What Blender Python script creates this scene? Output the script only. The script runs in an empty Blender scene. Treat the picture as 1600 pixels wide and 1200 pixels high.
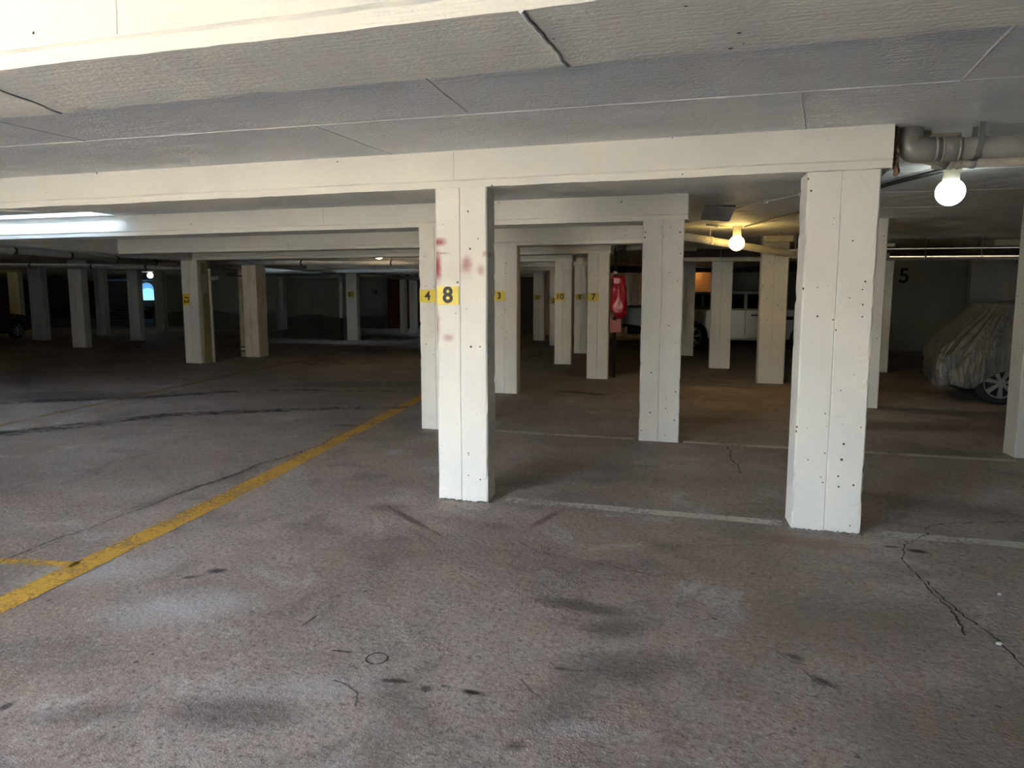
import bpy, bmesh, math, random
from mathutils import Vector, Matrix, noise

random.seed(7)
scene = bpy.context.scene
COL = scene.collection
R = math.radians

# ------------------------------------------------------------------ camera
# X runs along the ceiling beams, Y into the garage, Z up; camera above the origin
cam_d = bpy.data.cameras.new('camera')
cam_d.sensor_width = 36.0
cam_d.lens = 36.0 * 1130.0 / 1600.0
cam_d.clip_end = 300
cam = bpy.data.objects.new('camera', cam_d)
COL.objects.link(cam)
cam.location = (0, 0, 1.5)
cam.rotation_euler = (R(90) - math.atan(138.0 / 1130.0), 0, R(16.7))
scene.camera = cam

# ------------------------------------------------------------------ world, exposure
scene.view_settings.view_transform = 'Standard'
scene.view_settings.look = 'None'
scene.view_settings.gamma = 1.0
scene.view_settings.use_curve_mapping = False
scene.view_settings.exposure = 1.95
scene.cycles.diffuse_bounces = 4
scene.cycles.max_bounces = 6
scene.cycles.adaptive_threshold = 0.03
scene.cycles.use_light_tree = False

W = bpy.data.worlds.new('sky')
scene.world = W
W.use_nodes = True
wn = W.node_tree.nodes
wl = W.node_tree.links
bg = wn['Background']
sky = wn.new('ShaderNodeTexSky')
sky.sky_type = 'NISHITA'
sky.sun_disc = False
sky.sun_elevation = R(50)
sky.sun_rotation = R(200)
sky.dust_density = 0.4
hs = wn.new('ShaderNodeHueSaturation')
hs.inputs['Saturation'].default_value = 1.1
wl.new(sky.outputs[0], hs.inputs['Color'])
wl.new(hs.outputs[0], bg.inputs['Color'])
bg.inputs['Strength'].default_value = 1.75

sun_d = bpy.data.lights.new('sun', 'SUN')
sun_d.energy = 25.0
sun_d.angle = R(0.6)
sun_d.color = (1.0, 0.90, 0.72)
sun = bpy.data.objects.new('sun', sun_d)
COL.objects.link(sun)
sun.rotation_euler = (R(-26), 0, R(4))      # high over the garage roof, shining back onto the driveway

# the garage mouth behind the camera and the slots in the roof let the sky in (portals only guide sampling)
OPEN_U0, OPEN_U1, OPEN_V, OPEN_Z = -7.0, -3.0, -3.4, 2.45
SLOTS = [(-11.3, -7.42, 7.05, 7.40), (-15.2, -9.6, 21.12, 21.22), (-13.4, -9.0, 31.0, 31.4)]

def portal(loc, rot, sx, sy):
    l = bpy.data.lights.new('daylight_portal', 'AREA')
    l.shape = 'RECTANGLE'
    l.size, l.size_y = sx, sy
    l.cycles.is_portal = True
    o = bpy.data.objects.new('daylight_portal', l)
    COL.objects.link(o)
    o.location = loc
    o.rotation_euler = rot
portal(((OPEN_U0 + OPEN_U1) / 2, OPEN_V - 0.3, OPEN_Z / 2), (R(90), 0, 0), OPEN_U1 - OPEN_U0, OPEN_Z)
for (a, b, c, d) in SLOTS[:2]:
    portal(((a + b) / 2, (c + d) / 2, 2.6), (0, 0, 0), b - a, d - c)

# ------------------------------------------------------------------ materials
def new_mat(name):
    m = bpy.data.materials.new(name)
    m.use_nodes = True
    nt = m.node_tree
    return m, nt, nt.nodes['Principled BSDF']

class NB:
    """small node helper; everything is in world position so that copies differ"""
    def __init__(s, nt):
        s.nt = nt; s.n = nt.nodes; s.l = nt.links
        s.geo = s.n.new('ShaderNodeNewGeometry')
        s.pos = s.geo.outputs['Position']
    def link(s, a, b): s.l.new(a, b)
    def val(s, sock, v):
        if hasattr(v, 'links') or isinstance(v, bpy.types.NodeSocket): s.l.new(v, sock)
        else: sock.default_value = v
    def scale(s, vec, sc):
        m = s.n.new('ShaderNodeVectorMath'); m.operation = 'MULTIPLY'
        s.l.new(vec, m.inputs[0]); m.inputs[1].default_value = sc
        return m.outputs[0]
    def sub(s, vec, c):
        m = s.n.new('ShaderNodeVectorMath'); m.operation = 'SUBTRACT'
        s.l.new(vec, m.inputs[0]); m.inputs[1].default_value = c
        return m.outputs[0]
    def length(s, vec):
        m = s.n.new('ShaderNodeVectorMath'); m.operation = 'LENGTH'
        s.l.new(vec, m.inputs[0]); return m.outputs['Value']
    def rot(s, vec, ang):
        m = s.n.new('ShaderNodeVectorRotate'); m.rotation_type = 'Z_AXIS'
        s.l.new(vec, m.inputs['Vector']); m.inputs['Angle'].default_value = ang
        return m.outputs[0]
    def noise(s, sc, det=4, rough=0.6, vec=None, dist=0.0):
        t = s.n.new('ShaderNodeTexNoise')
        s.l.new(vec if vec is not None else s.pos, t.inputs['Vector'])
        t.inputs['Scale'].default_value = sc; t.inputs['Detail'].default_value = det
        t.inputs['Roughness'].default_value = rough; t.inputs['Distortion'].default_value = dist
        return t.outputs['Fac']
    def voro(s, sc, vec=None, out='Distance', feature='F1'):
        t = s.n.new('ShaderNodeTexVoronoi'); t.feature = feature
        s.l.new(vec if vec is not None else s.pos, t.inputs['Vector'])
        t.inputs['Scale'].default_value = sc
        return t
    def math(s, op, a, b=0.5):
        m = s.n.new('ShaderNodeMath'); m.operation = op
        s.val(m.inputs[0], a); s.val(m.inputs[1], b)
        return m.outputs[0]
    def ramp(s, fac, lo, hi, a=0.0, b=1.0):
        m = s.n.new('ShaderNodeMapRange'); m.interpolation_type = 'SMOOTHSTEP'
        s.val(m.inputs['Value'], fac)
        m.inputs['From Min'].default_value = lo; m.inputs['From Max'].default_value = hi
        m.inputs['To Min'].default_value = a; m.inputs['To Max'].default_value = b
        return m.outputs[0]
    def mix(s, fac, a, b, mode='MIX'):
        m = s.n.new('ShaderNodeMix'); m.data_type = 'RGBA'; m.blend_type = mode
        s.val(m.inputs[0], fac)
        for sock, v in ((m.inputs[6], a), (m.inputs[7], b)):
            if isinstance(v, bpy.types.NodeSocket): s.l.new(v, sock)
            else: sock.default_value = (*v, 1.0)
        return m.outputs[2]
    def bump(s, h, strength=0.3, dist=0.01, prev=None):
        b = s.n.new('ShaderNodeBump')
        b.inputs['Strength'].default_value = strength; b.inputs['Distance'].default_value = dist
        s.l.new(h, b.inputs['Height'])
        if prev is not None: s.l.new(prev, b.inputs['Normal'])
        return b.outputs[0]

def blob(nb, centre, sx, sy, ang=0.0, soft=0.6, wob=0.35, wscale=6.0, sz=None):
    """0..1 mask of an irregular stain lying at a place on a surface"""
    p = nb.sub(nb.pos, centre)
    if ang: p = nb.rot(p, -ang)
    p = nb.scale(p, (1 / sx, 1 / sy, 1 / (sz if sz else 1.0)))
    d = nb.length(p)
    key = 6.0 if wscale < 10 else (16.0 if wscale < 19 else 30.0)
    if not hasattr(nb, 'shared'): nb.shared = {}
    if key not in nb.shared: nb.shared[key] = nb.noise(key, 3, 0.65)
    n = nb.shared[key]
    d = nb.math('ADD', d, nb.math('MULTIPLY', nb.math('SUBTRACT', n, 0.5), wob * 2))
    return nb.ramp(d, 1.0 - soft, 1.0, 1.0, 0.0)

def paint_mat(name, col, dark=None, rough=0.62, pits=0.0, grime=0.25, bump=0.35, streak=False, extra=None, bdist=0.005):
    m, nt, bs = new_mat(name)
    nb = NB(nt)
    dark = dark or tuple(c * 0.72 for c in col)
    n1 = nb.noise(1.7, 3, 0.6)
    n2 = nb.noise(9.0, 3, 0.7)
    f = nb.ramp(n1, 0.42, 0.75, 0.0, grime)
    c = nb.mix(f, col, dark)
    f2 = nb.ramp(n2, 0.55, 0.8, 0.0, grime * 0.7)
    c = nb.mix(f2, c, tuple(x * 0.8 for x in dark))
    h = nb.noise(45, 2, 0.7)
    if streak:
        sv = nb.scale(nb.pos, (1.2, 22, 22))
        h2 = nb.noise(3.0, 2, 0.7, vec=sv)
        h = nb.math('ADD', h, nb.math('MULTIPLY', h2, 1.1))
    nrm = nb.bump(nb.math('ADD', h, nb.math('MULTIPLY', nb.noise(3.5, 1, 0.5), 4.0)), bump, bdist)
    if pits > 0:
        v = nb.voro(20.0, vec=nb.rot(nb.scale(nb.pos, (1.0, 1.13, 1.0)), 0.62))
        gate = nb.n.new('ShaderNodeSeparateColor'); nb.l.new(v.outputs['Color'], gate.inputs[0])
        g = nb.math('GREATER_THAN', gate.outputs[0], 1 - pits)
        rad = nb.math('MULTIPLY', nb.math('ADD', nb.math('POWER', gate.outputs[1], 3.0), 0.22), 0.15)
        inside = nb.math('LESS_THAN', v.outputs['Distance'], rad)
        pm = nb.math('MULTIPLY', g, inside)
        c = nb.mix(pm, c, (0.09, 0.085, 0.08))
    if extra: c = extra(nb, c)
    nt.links.new(c, bs.inputs['Base Color'])
    nt.links.new(nrm, bs.inputs['Normal'])
    bs.inputs['Roughness'].default_value = rough
    bs.inputs['Specular IOR Level'].default_value = 0.35
    return m

def plain_mat(name, col, rough=0.5, metal=0.0, var=0.15, scale=12.0, bump=0.0, spec=0.5):
    m, nt, bs = new_mat(name)
    nb = NB(nt)
    n = nb.noise(scale, 4, 0.6)
    c = nb.mix(nb.ramp(n, 0.35, 0.75, 0, 1), col, tuple(x * (1 - var) for x in col))
    nt.links.new(c, bs.inputs['Base Color'])
    bs.inputs['Roughness'].default_value = rough
    bs.inputs['Metallic'].default_value = metal
    bs.inputs['Specular IOR Level'].default_value = spec
    if bump:
        nt.links.new(nb.bump(nb.noise(scale * 5, 3), bump, 0.004), bs.inputs['Normal'])
    return m

def glow_mat(name, col, strength):
    m, nt, bs = new_mat(name)
    nb = NB(nt)
    lw = nb.n.new('ShaderNodeTexNoise'); lw.inputs['Scale'].default_value = 2.0
    nb.l.new(nb.pos, lw.inputs['Vector'])
    c = nb.mix(nb.ramp(lw.outputs['Fac'], 0.3, 0.7, 0, 0.15), col, tuple(x * 0.95 for x in col))
    nt.links.new(c, bs.inputs['Emission Color'])
    bs.inputs['Emission Strength'].default_value = strength
    bs.inputs['Base Color'].default_value = (0.9, 0.9, 0.9, 1)
    return m

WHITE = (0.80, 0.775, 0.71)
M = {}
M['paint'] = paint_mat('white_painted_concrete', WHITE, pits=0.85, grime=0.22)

def red_scuffs(nb, c):
    # sprayed red paint on the near column; stains with a shape of their own
    red = (0.33, 0.035, 0.05)
    for (cx, cz, sx, sz, a) in ((-2.02, 1.70, 0.05, 0.17, 1.0), (-2.01, 1.88, 0.09, 0.045, 0.9), (-1.98, 1.80, 0.08, 0.015, 0.45),
                                (-1.80, 1.72, 0.065, 0.085, 0.65), (-1.69, 1.68, 0.045, 0.06, 0.45), (-1.66, 1.79, 0.03, 0.035, 0.5),
                                (-2.03, 1.30, 0.04, 0.17, 0.6), (-1.94, 1.20, 0.06, 0.04, 0.5), (-2.03, 0.95, 0.03, 0.3, 0.25),
                                (-1.86, 1.66, 0.18, 0.12, 0.10)):
        f = blob(nb, (cx, 4.87, cz), sx, 0.25, soft=0.9, wob=0.3, wscale=16, sz=sz)
        c = nb.mix(nb.math('MULTIPLY', f, a), c, red)
    return c
M['paint8'] = paint_mat('white_concrete_red_scuffs', WHITE, pits=0.85, grime=0.15, extra=red_scuffs)
M['beam'] = paint_mat('white_beam_paint', (0.80, 0.78, 0.69), pits=0.12, grime=0.12, bump=0.5, streak=True, bdist=0.005)
M['ceil'] = paint_mat('white_ceiling_paint', (0.83, 0.835, 0.81), pits=0.05, grime=0.2, bump=0.9, streak=True, bdist=0.007)
M['ridge'] = plain_mat('painted_mortar_ridge', (0.83, 0.82, 0.77), 0.7, bump=0.4)
M['joint'] = plain_mat('dark_joint_and_recess_shade', (0.10, 0.095, 0.085), 0.9)
M['softjoint'] = plain_mat('grey_joint', (0.42, 0.40, 0.35), 0.9)
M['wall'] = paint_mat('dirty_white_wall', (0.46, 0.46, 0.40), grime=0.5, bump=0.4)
M['plinth'] = paint_mat('rough_dark_plinth', (0.22, 0.20, 0.17), grime=0.7, bump=0.9)
M['tanwall2'] = paint_mat('cream_bounce_wall', (0.72, 0.64, 0.50), grime=0.2)  # warm cream for the added bounce wall outside
M['tanwall'] = paint_mat('tan_wall', (0.62, 0.42, 0.27), grime=0.4)

def stained(nb, c):
    f = nb.ramp(nb.noise(2.2, 5, 0.7, vec=nb.scale(nb.pos, (2.5, 2.5, 0.9))), 0.42, 0.72)
    return nb.mix(nb.math('MULTIPLY', f, 0.45), c, (0.45, 0.28, 0.10))
M['stain'] = paint_mat('rust_stained_concrete', (0.82, 0.75, 0.63), pits=0.3, grime=0.2, extra=stained)
M['mould'] = paint_mat('mouldy_yellow_board', (0.36, 0.33, 0.17), grime=0.6, bump=0.8, extra=stained)

def brick_mat():
    m, nt, bs = new_mat('dark_red_brick')
    nb = NB(nt)
    t = nb.n.new('ShaderNodeTexBrick')
    tc = nb.n.new('ShaderNodeSeparateXYZ'); nb.l.new(nb.pos, tc.inputs[0])
    cb = nb.n.new('ShaderNodeCombineXYZ')
    nb.l.new(nb.math('ADD', tc.outputs[0], tc.outputs[1]), cb.inputs[0]); nb.l.new(tc.outputs[2], cb.inputs[1])
    nb.l.new(cb.outputs[0], t.inputs['Vector'])
    t.inputs['Scale'].default_value = 1.0
    t.inputs['Brick Width'].default_value = 0.23; t.inputs['Row Height'].default_value = 0.085
    t.inputs['Mortar Size'].default_value = 0.008
    t.inputs['Color1'].default_value = (0.20, 0.055, 0.04, 1); t.inputs['Color2'].default_value = (0.13, 0.04, 0.03, 1)
    t.inputs['Mortar'].default_value = (0.16, 0.13, 0.11, 1)
    nt.links.new(t.outputs[0], bs.inputs['Base Color'])
    nt.links.new(nb.bump(nb.math('SUBTRACT', 1.0, t.outputs['Fac']), 0.6, 0.01), bs.inputs['Normal'])
    bs.inputs['Roughness'].default_value = 0.85
    return m
M['brick'] = brick_mat()

def floor_mat():
    m, nt, bs = new_mat('stained_concrete_floor')
    nb = NB(nt)
    big = nb.noise(0.35, 3, 0.6, dist=0.4)
    mid = nb.noise(1.6, 5, 0.68, dist=0.8)
    c = nb.mix(nb.ramp(big, 0.35, 0.65), (0.49, 0.40, 0.34), (0.35, 0.262, 0.205))
    c = nb.mix(nb.ramp(mid, 0.49, 0.66, 0, 0.7), c, (0.22, 0.18, 0.15))
    c = nb.mix(nb.ramp(mid, 0.46, 0.24, 0, 0.75), c, (0.68, 0.63, 0.58))
    # trowel and tyre sweep along the drive direction
    sv = nb.scale(nb.rot(nb.pos, -0.45), (0.7, 6.0, 1))
    sw = nb.noise(1.3, 4, 0.7, vec=sv, dist=0.6)
    c = nb.mix(nb.ramp(sw, 0.55, 0.8, 0, 0.4), c, (0.17, 0.15, 0.13))
    fine = nb.noise(34, 4, 0.8)
    c = nb.mix(nb.ramp(fine, 0.51, 0.64, 0, 0.75), c, (0.16, 0.13, 0.11))
    c = nb.mix(nb.ramp(fine, 0.47, 0.32, 0, 0.5), c, (0.66, 0.61, 0.56))
    grit = nb.noise(150, 2, 0.6)
    c = nb.mix(nb.ramp(grit, 0.52, 0.66, 0, 0.5), c, (0.17, 0.145, 0.125))
    # pock marks
    v = nb.voro(11.0)
    sp = nb.n.new('ShaderNodeSeparateColor'); nb.l.new(v.outputs['Color'], sp.inputs[0])
    d = nb.math('ADD', v.outputs['Distance'], nb.math('MULTIPLY', nb.math('SUBTRACT', fine, 0.5), 0.28))
    pk = nb.math('MULTIPLY', nb.math('GREATER_THAN', sp.outputs[0], 0.72),
                 nb.math('LESS_THAN', d, nb.math('MULTIPLY', sp.outputs[1], 0.14)))
    c = nb.mix(nb.math('MULTIPLY', pk, 0.75), c, (0.07, 0.06, 0.055))
    # rough spalled patches
    sw2 = nb.ramp(nb.noise(0.9, 2, 0.6, dist=1.0), 0.58, 0.68)
    # oil and damp stains with shapes of their own, plus footprint dents shaded by dark colour: (x, y, half sizes, angle, strength, colour)
    oil_dent = (0.06, 0.052, 0.05)
    rust, rub = (0.05, 0.03, 0.02), (0.19, 0.07, 0.08)
    for (x, y, sx, sy, a, k, cc) in (
            (-2.65, 3.19, 0.075, 0.05, 0.3, 1.0, oil_dent), (-2.72, 3.08, 0.09, 0.03, 0.7, 0.7, oil_dent),
            (-0.64, 3.32, 0.34, 0.10, -0.1, 0.65, oil_dent), (-0.45, 3.12, 0.20, 0.14, 0.3, 0.5, oil_dent), (-0.36, 2.8, 0.36, 0.2, 0.4, 0.45, oil_dent),
            (-1.21, 2.43, 0.085, 0.022, 0.15, 1.0, rust), (-1.07, 2.41, 0.035, 0.035, 0.2, 0.9, oil_dent),
            (-0.89, 2.44, 0.07, 0.022, 0.0, 1.0, rust), (-0.6, 2.71, 0.06, 0.02, 0.0, 0.8, oil_dent), (-2.5, 1.86, 0.03, 0.05, 0.0, 0.9, oil_dent),
            (1.11, 4.64, 0.085, 0.05, -0.2, 1.0, oil_dent), (0.98, 4.68, 0.07, 0.03, 0.1, 0.8, oil_dent),
            (0.31, 3.08, 0.05, 0.03, -0.6, 0.8, oil_dent), (0.40, 2.91, 0.06, 0.03, -0.7, 0.8, oil_dent), (-0.64, 2.17, 0.05, 0.04, 0.2, 0.6, rust),  # first two: shade of footprint dents put into the colour
            (-1.7, 2.05, 0.35, 0.16, 0.3, 0.45, oil_dent), (-2.2, 1.9, 0.3, 0.1, 0.4, 0.35, oil_dent),
            (-2.2, 11.0, 0.6, 0.18, -0.3, 0.8, oil_dent), (-1.9, 10.85, 0.2, 0.2, 0.2, 0.7, oil_dent),
            (-8.8, 13.95, 0.5, 0.13, -0.2, 0.9, oil_dent), (-4.25, 7.4, 0.35, 0.12, 0.1, 0.5, oil_dent),
            (-7.7, 5.9, 0.4, 0.18, 0.4, 0.9, oil_dent), (-9.5, 8.4, 1.6, 0.8, 0.3, 0.6, oil_dent), (1.6, 5.7, 0.9, 0.35, -0.3, 0.4, oil_dent),
            (-0.2, 9.0, 1.2, 0.4, 0.2, 0.45, oil_dent), (1.9, 9.2, 1.2, 0.5, 0.1, 0.55, oil_dent), (-6.0, 11.0, 1.8, 0.7, 0.3, 0.45, oil_dent),
            (-2.0, 4.33, 0.46, 0.045, -0.68, 0.75, rub), (-1.6, 4.35, 0.55, 0.25, -0.2, 0.4, rub),
            (-1.15, 4.6, 0.42, 0.045, 1.35, 0.7, rub), (-1.4, 3.9, 1.3, 0.5, 0.1, 0.35, (0.27, 0.17, 0.155)),
            (0.5, 4.62, 0.5, 0.16, -0.1, 0.55, (0.26, 0.15, 0.10)), (-2.3, 4.55, 0.22, 0.14, 0.2, 0.45, rub),
            (0.9, 2.6, 0.8, 0.6, 0.5, 0.5, (0.19, 0.145, 0.11)), (0.6, 3.5, 0.9, 0.4, 0.2, 0.4, (0.21, 0.16, 0.125))):
        f = blob(nb, (x, y, 0), sx, sy, a, soft=0.75, wob=0.4, wscale=5.0 / max(sx, 0.05) ** 0.5)
        c = nb.mix(nb.math('MULTIPLY', f, k), c, cc)
    for (x, y, sx, sy, a, k) in ((-2.5, 2.75, 0.55, 0.3, 0.5, 0.5), (-1.5, 2.3, 0.5, 0.12, 0.4, 0.3), (-3.3, 3.0, 0.5, 0.3, 0.5, 0.45),
                                 (-0.5, 2.3, 0.25, 0.08, 0.3, 0.3), (-0.3, 1.85, 0.3, 0.12, 0.3, 0.3)):
        f = blob(nb, (x, y, 0), sx, sy, a, soft=0.9, wob=0.5, wscale=7)
        c = nb.mix(nb.math('MULTIPLY', f, k), c, (0.62, 0.60, 0.58))
    nt.links.new(c, bs.inputs['Base Color'])
    nrm = nb.bump(nb.math('ADD', nb.math('MULTIPLY', nb.noise(30, 3, 0.8), nb.math('ADD', sw2, 0.6)), nb.math('MULTIPLY', nb.noise(4.0, 1, 0.5), 1.6)), 0.9, 0.010)
    nt.links.new(nrm, bs.inputs['Normal'])
    nt.links.new(nb.ramp(mid, 0.3, 0.8, 0.75, 0.5), bs.inputs['Roughness'])
    bs.inputs['Specular IOR Level'].default_value = 0.35
    return m
M['floor'] = floor_mat()

def worn_mat(name, col, wear, rough=0.7, scale=26.0):
    """paint or rubber worn through to the floor below"""
    m, nt, bs = new_mat(name)
    nb = NB(nt)
    n = nb.noise(scale, 4, 0.8)
    n2 = nb.noise(2.3, 2, 0.6)
    n3 = nb.noise(110, 1, 0.7)
    c = nb.mix(nb.ramp(n, 0.45, 0.7, 0, 0.6), col, tuple(x * 0.6 for x in col))
    c = nb.mix(nb.ramp(n3, 0.5, 0.7, 0, 0.4), c, tuple(x * 0.5 for x in col))
    nt.links.new(c, bs.inputs['Base Color'])
    s = nb.math('ADD', nb.math('ADD', nb.math('MULTIPLY', n, 0.55), nb.math('MULTIPLY', n2, 0.45)), nb.math('MULTIPLY', n3, 0.2))
    nt.links.new(nb.ramp(s, wear, wear + 0.16, 1.0, 0.0), bs.inputs['Alpha'])
    bs.inputs['Roughness'].default_value = rough
    return m
M['yellow'] = worn_mat('worn_yellow_paint', (0.76, 0.43, 0.06), 0.585)
M['yellow_faded'] = worn_mat('faded_yellow_paint', (0.42, 0.25, 0.05), 0.52)
M['white_line'] = worn_mat('worn_cream_paint', (0.72, 0.67, 0.58), 0.60)
M['white_faded'] = worn_mat('faded_cream_paint', (0.42, 0.37, 0.29), 0.52)
M['rubber_mark'] = worn_mat('tyre_rubber_mark', (0.09, 0.075, 0.065), 0.50, scale=9)
M['crack'] = worn_mat('dirt_filled_crack', (0.05, 0.043, 0.038), 0.66, scale=14)
M['crack_pale'] = worn_mat('dusty_joint_and_dent_shade', (0.17, 0.15, 0.13), 0.6, scale=14)
M['pipe_grey'] = plain_mat('grey_plastic_pipe', (0.30, 0.295, 0.27), 0.32, var=0.3, scale=6)
M['pipe_cream'] = plain_mat('cream_plastic_pipe', (0.56, 0.52, 0.42), 0.6, var=0.25, scale=6)
M['pipe_dark'] = plain_mat('dark_iron_pipe', (0.05, 0.046, 0.044), 0.8, var=0.3, spec=0.1)
M['pipe_white'] = plain_mat('white_plastic_pipe', (0.70, 0.68, 0.62), 0.4, var=0.25, scale=6)
M['pipe_warm'] = plain_mat('stained_cream_pipe', (0.62, 0.52, 0.36), 0.45, var=0.35, scale=5)
M['metal'] = plain_mat('galvanised_strap', (0.48, 0.48, 0.46), 0.45, metal=0.4)
M['black'] = plain_mat('black_rubber', (0.018, 0.018, 0.018), 0.7)
M['cable'] = plain_mat('dark_cable', (0.05, 0.055, 0.05), 0.6)
M['foam'] = plain_mat('brown_foam_filler', (0.25, 0.16, 0.09), 0.9, var=0.5, scale=30, bump=0.8)
M['sign_yellow'] = plain_mat('yellow_sign_vinyl', (0.80, 0.62, 0.03), 0.45, var=0.12, scale=20)
M['sign_dull'] = plain_mat('dull_yellow_vinyl', (0.62, 0.50, 0.06), 0.5, var=0.3, scale=20)
M['numeral'] = plain_mat('black_numeral', (0.035, 0.028, 0.02), 0.6)
M['red'] = plain_mat('red_vinyl', (0.52, 0.008, 0.03), 0.28, var=0.3, scale=7, bump=0.3)
M['pinkbox'] = plain_mat('faded_red_box', (0.50, 0.17, 0.15), 0.6)
M['cream_box'] = plain_mat('cream_enamel', (0.64, 0.58, 0.42), 0.5, var=0.25)
M['panel'] = plain_mat('white_sheet', (0.72, 0.71, 0.66), 0.6)
M['silver'] = plain_mat('silver_car_paint', (0.46, 0.48, 0.49), 0.3, metal=0.35, var=0.06)
M['greycar'] = plain_mat('grey_car_paint', (0.33, 0.34, 0.34), 0.35, metal=0.3, var=0.06)
M['darkcar'] = plain_mat('dark_red_car_paint', (0.06, 0.012, 0.012), 0.35, var=0.2)
M['glass'] = plain_mat('dark_car_glass', (0.008, 0.009, 0.010), 0.12, var=0.1)
M['alloy'] = plain_mat('alloy_rim', (0.62, 0.62, 0.62), 0.3, metal=0.7, var=0.08)
M['chrome'] = plain_mat('chrome', (0.7, 0.7, 0.7), 0.2, metal=1.0, var=0.05)
M['redlens'] = plain_mat('red_lens', (0.25, 0.01, 0.01), 0.2)
M['clearlens'] = plain_mat('clear_lens', (0.55, 0.56, 0.56), 0.15)
M['door'] = plain_mat('dark_brown_door', (0.055, 0.025, 0.02), 0.6, var=0.3, scale=8)
M['asphalt'] = plain_mat('pale_driveway_concrete', (0.74, 0.64, 0.50), 0.85, var=0.2, scale=2)
M['roof'] = plain_mat('dark_roof_low_bounce', (0.10, 0.10, 0.10), 0.9)
M['debris'] = plain_mat('loose_grit', (0.30, 0.28, 0.25), 0.9, var=0.5, scale=30)

def cover_mat():
    m, nt, bs = new_mat('silver_car_cover')
    nb = NB(nt)
    n = nb.noise(3.0, 4, 0.6)
    c = nb.mix(nb.ramp(n, 0.35, 0.7), (0.29, 0.29, 0.275), (0.20, 0.20, 0.19))
    nt.links.new(c, bs.inputs['Base Color'])
    bs.inputs['Metallic'].default_value = 0.75
    bs.inputs['Roughness'].default_value = 0.30
    h = nb.noise(2.2, 5, 0.7, vec=nb.scale(nb.pos, (7, 7, 1.8)), dist=0.9)
    h2 = nb.noise(5.0, 4, 0.7, vec=nb.scale(nb.pos, (6, 6, 2.5)), dist=1.5)
    nt.links.new(nb.bump(h2, 0.8, 0.02, nb.bump(h, 0.9, 0.05)), bs.inputs['Normal'])
    return m
M['cover'] = cover_mat()

def blue_glass():
    m, nt, bs = new_mat('blue_frosted_glass')
    nb = NB(nt)
    c = nb.mix(nb.ramp(nb.noise(3, 3), 0.3, 0.7), (0.018, 0.045, 0.085), (0.022, 0.052, 0.095))
    nt.links.new(c, bs.inputs['Base Color'])
    tr = nb.n.new('ShaderNodeBsdfTranslucent')
    nt.links.new(c, tr.inputs['Color'])
    mx = nb.n.new('ShaderNodeMixShader'); mx.inputs[0].default_value = 0.9
    nt.links.new(bs.outputs[0], mx.inputs[1]); nt.links.new(tr.outputs[0], mx.inputs[2])
    nt.links.new(mx.outputs[0], nt.nodes['Material Output'].inputs['Surface'])
    return m
M['blueglass'] = blue_glass()

# ------------------------------------------------------------------ mesh helpers
def obj(name, bm, mat, parent=None, loc=None, smooth=False):
    me = bpy.data.meshes.new(name)
    bmesh.ops.recalc_face_normals(bm, faces=bm.faces)
    bm.to_mesh(me); bm.free()
    if mat is not None: me.materials.append(mat)
    if smooth:
        for p in me.polygons: p.use_smooth = True
    o = bpy.data.objects.new(name, me)
    COL.objects.link(o)
    if parent is not None: o.parent = parent
    if loc is not None: o.location = loc
    return o

def empty(name, loc=(0, 0, 0), rz=0.0):
    o = bpy.data.objects.new(name, None)
    o.empty_display_size = 0.1
    COL.objects.link(o); o.location = loc; o.rotation_euler = (0, 0, rz)
    return o

def tag(o, label=None, cat=None, group=None, kind=None):
    if label: o['label'] = label
    if cat: o['category'] = cat
    if group: o['group'] = group
    if kind: o['kind'] = kind
    return o

def box(bm, x0, x1, y0, y1, z0, z1, bev=0.0, seg=1):
    r = bmesh.ops.create_cube(bm, size=1.0)
    vs = r['verts']
    for v in vs:
        v.co = Vector(((x0 + x1) / 2 + v.co.x * (x1 - x0), (y0 + y1) / 2 + v.co.y * (y1 - y0), (z0 + z1) / 2 + v.co.z * (z1 - z0)))
    if bev > 0:
        es = {e for v in vs for e in v.link_edges}
        bmesh.ops.bevel(bm, geom=list(es), offset=bev, segments=seg, affect='EDGES', profile=0.5)
    return bm

def nbm(): return bmesh.new()

def box_obj(name, dims, mat, parent=None, bev=0.0, seg=1):
    return obj(name, box(nbm(), *dims, bev=bev, seg=seg), mat, parent)

def fillet(pts, rb, seg=6):
    P = [Vector(p) for p in pts]
    out = [P[0]]
    for i in range(1, len(P) - 1):
        a = (P[i - 1] - P[i]); b = (P[i + 1] - P[i])
        la, lb = a.length, b.length
        a.normalize(); b.normalize()
        d = min(rb, la * 0.45, lb * 0.45)
        p0, p1 = P[i] + a * d, P[i] + b * d
        for k in range(seg + 1):
            t = k / seg
            out.append((1 - t) ** 2 * p0 + 2 * t * (1 - t) * P[i] + t * t * p1)
    out.append(P[-1])
    return out

def tube(bm, pts, r, n=14, rb=None, cap=True):
    P = fillet(pts, rb, 7) if rb else [Vector(p) for p in pts]
    rings = []
    up = None
    for i, p in enumerate(P):
        t = (P[min(i + 1, len(P) - 1)] - P[max(i - 1, 0)]).normalized()
        if up is None:
            up = Vector((0, 0, 1)) if abs(t.z) < 0.9 else Vector((1, 0, 0))
        up = (up - t * up.dot(t)).normalized()
        s = t.cross(up)
        rad = r[i] if isinstance(r, (list, tuple)) else r
        rings.append([bm.verts.new(p + (up * math.cos(2 * math.pi * k / n) + s * math.sin(2 * math.pi * k / n)) * rad) for k in range(n)])
    for a, b in zip(rings, rings[1:]):
        for k in range(n):
            f = bm.faces.new((a[k], a[(k + 1) % n], b[(k + 1) % n], b[k])); f.smooth = True
    if cap:
        bm.faces.new(rings[0]); bm.faces.new(list(reversed(rings[-1])))
    return bm

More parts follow.
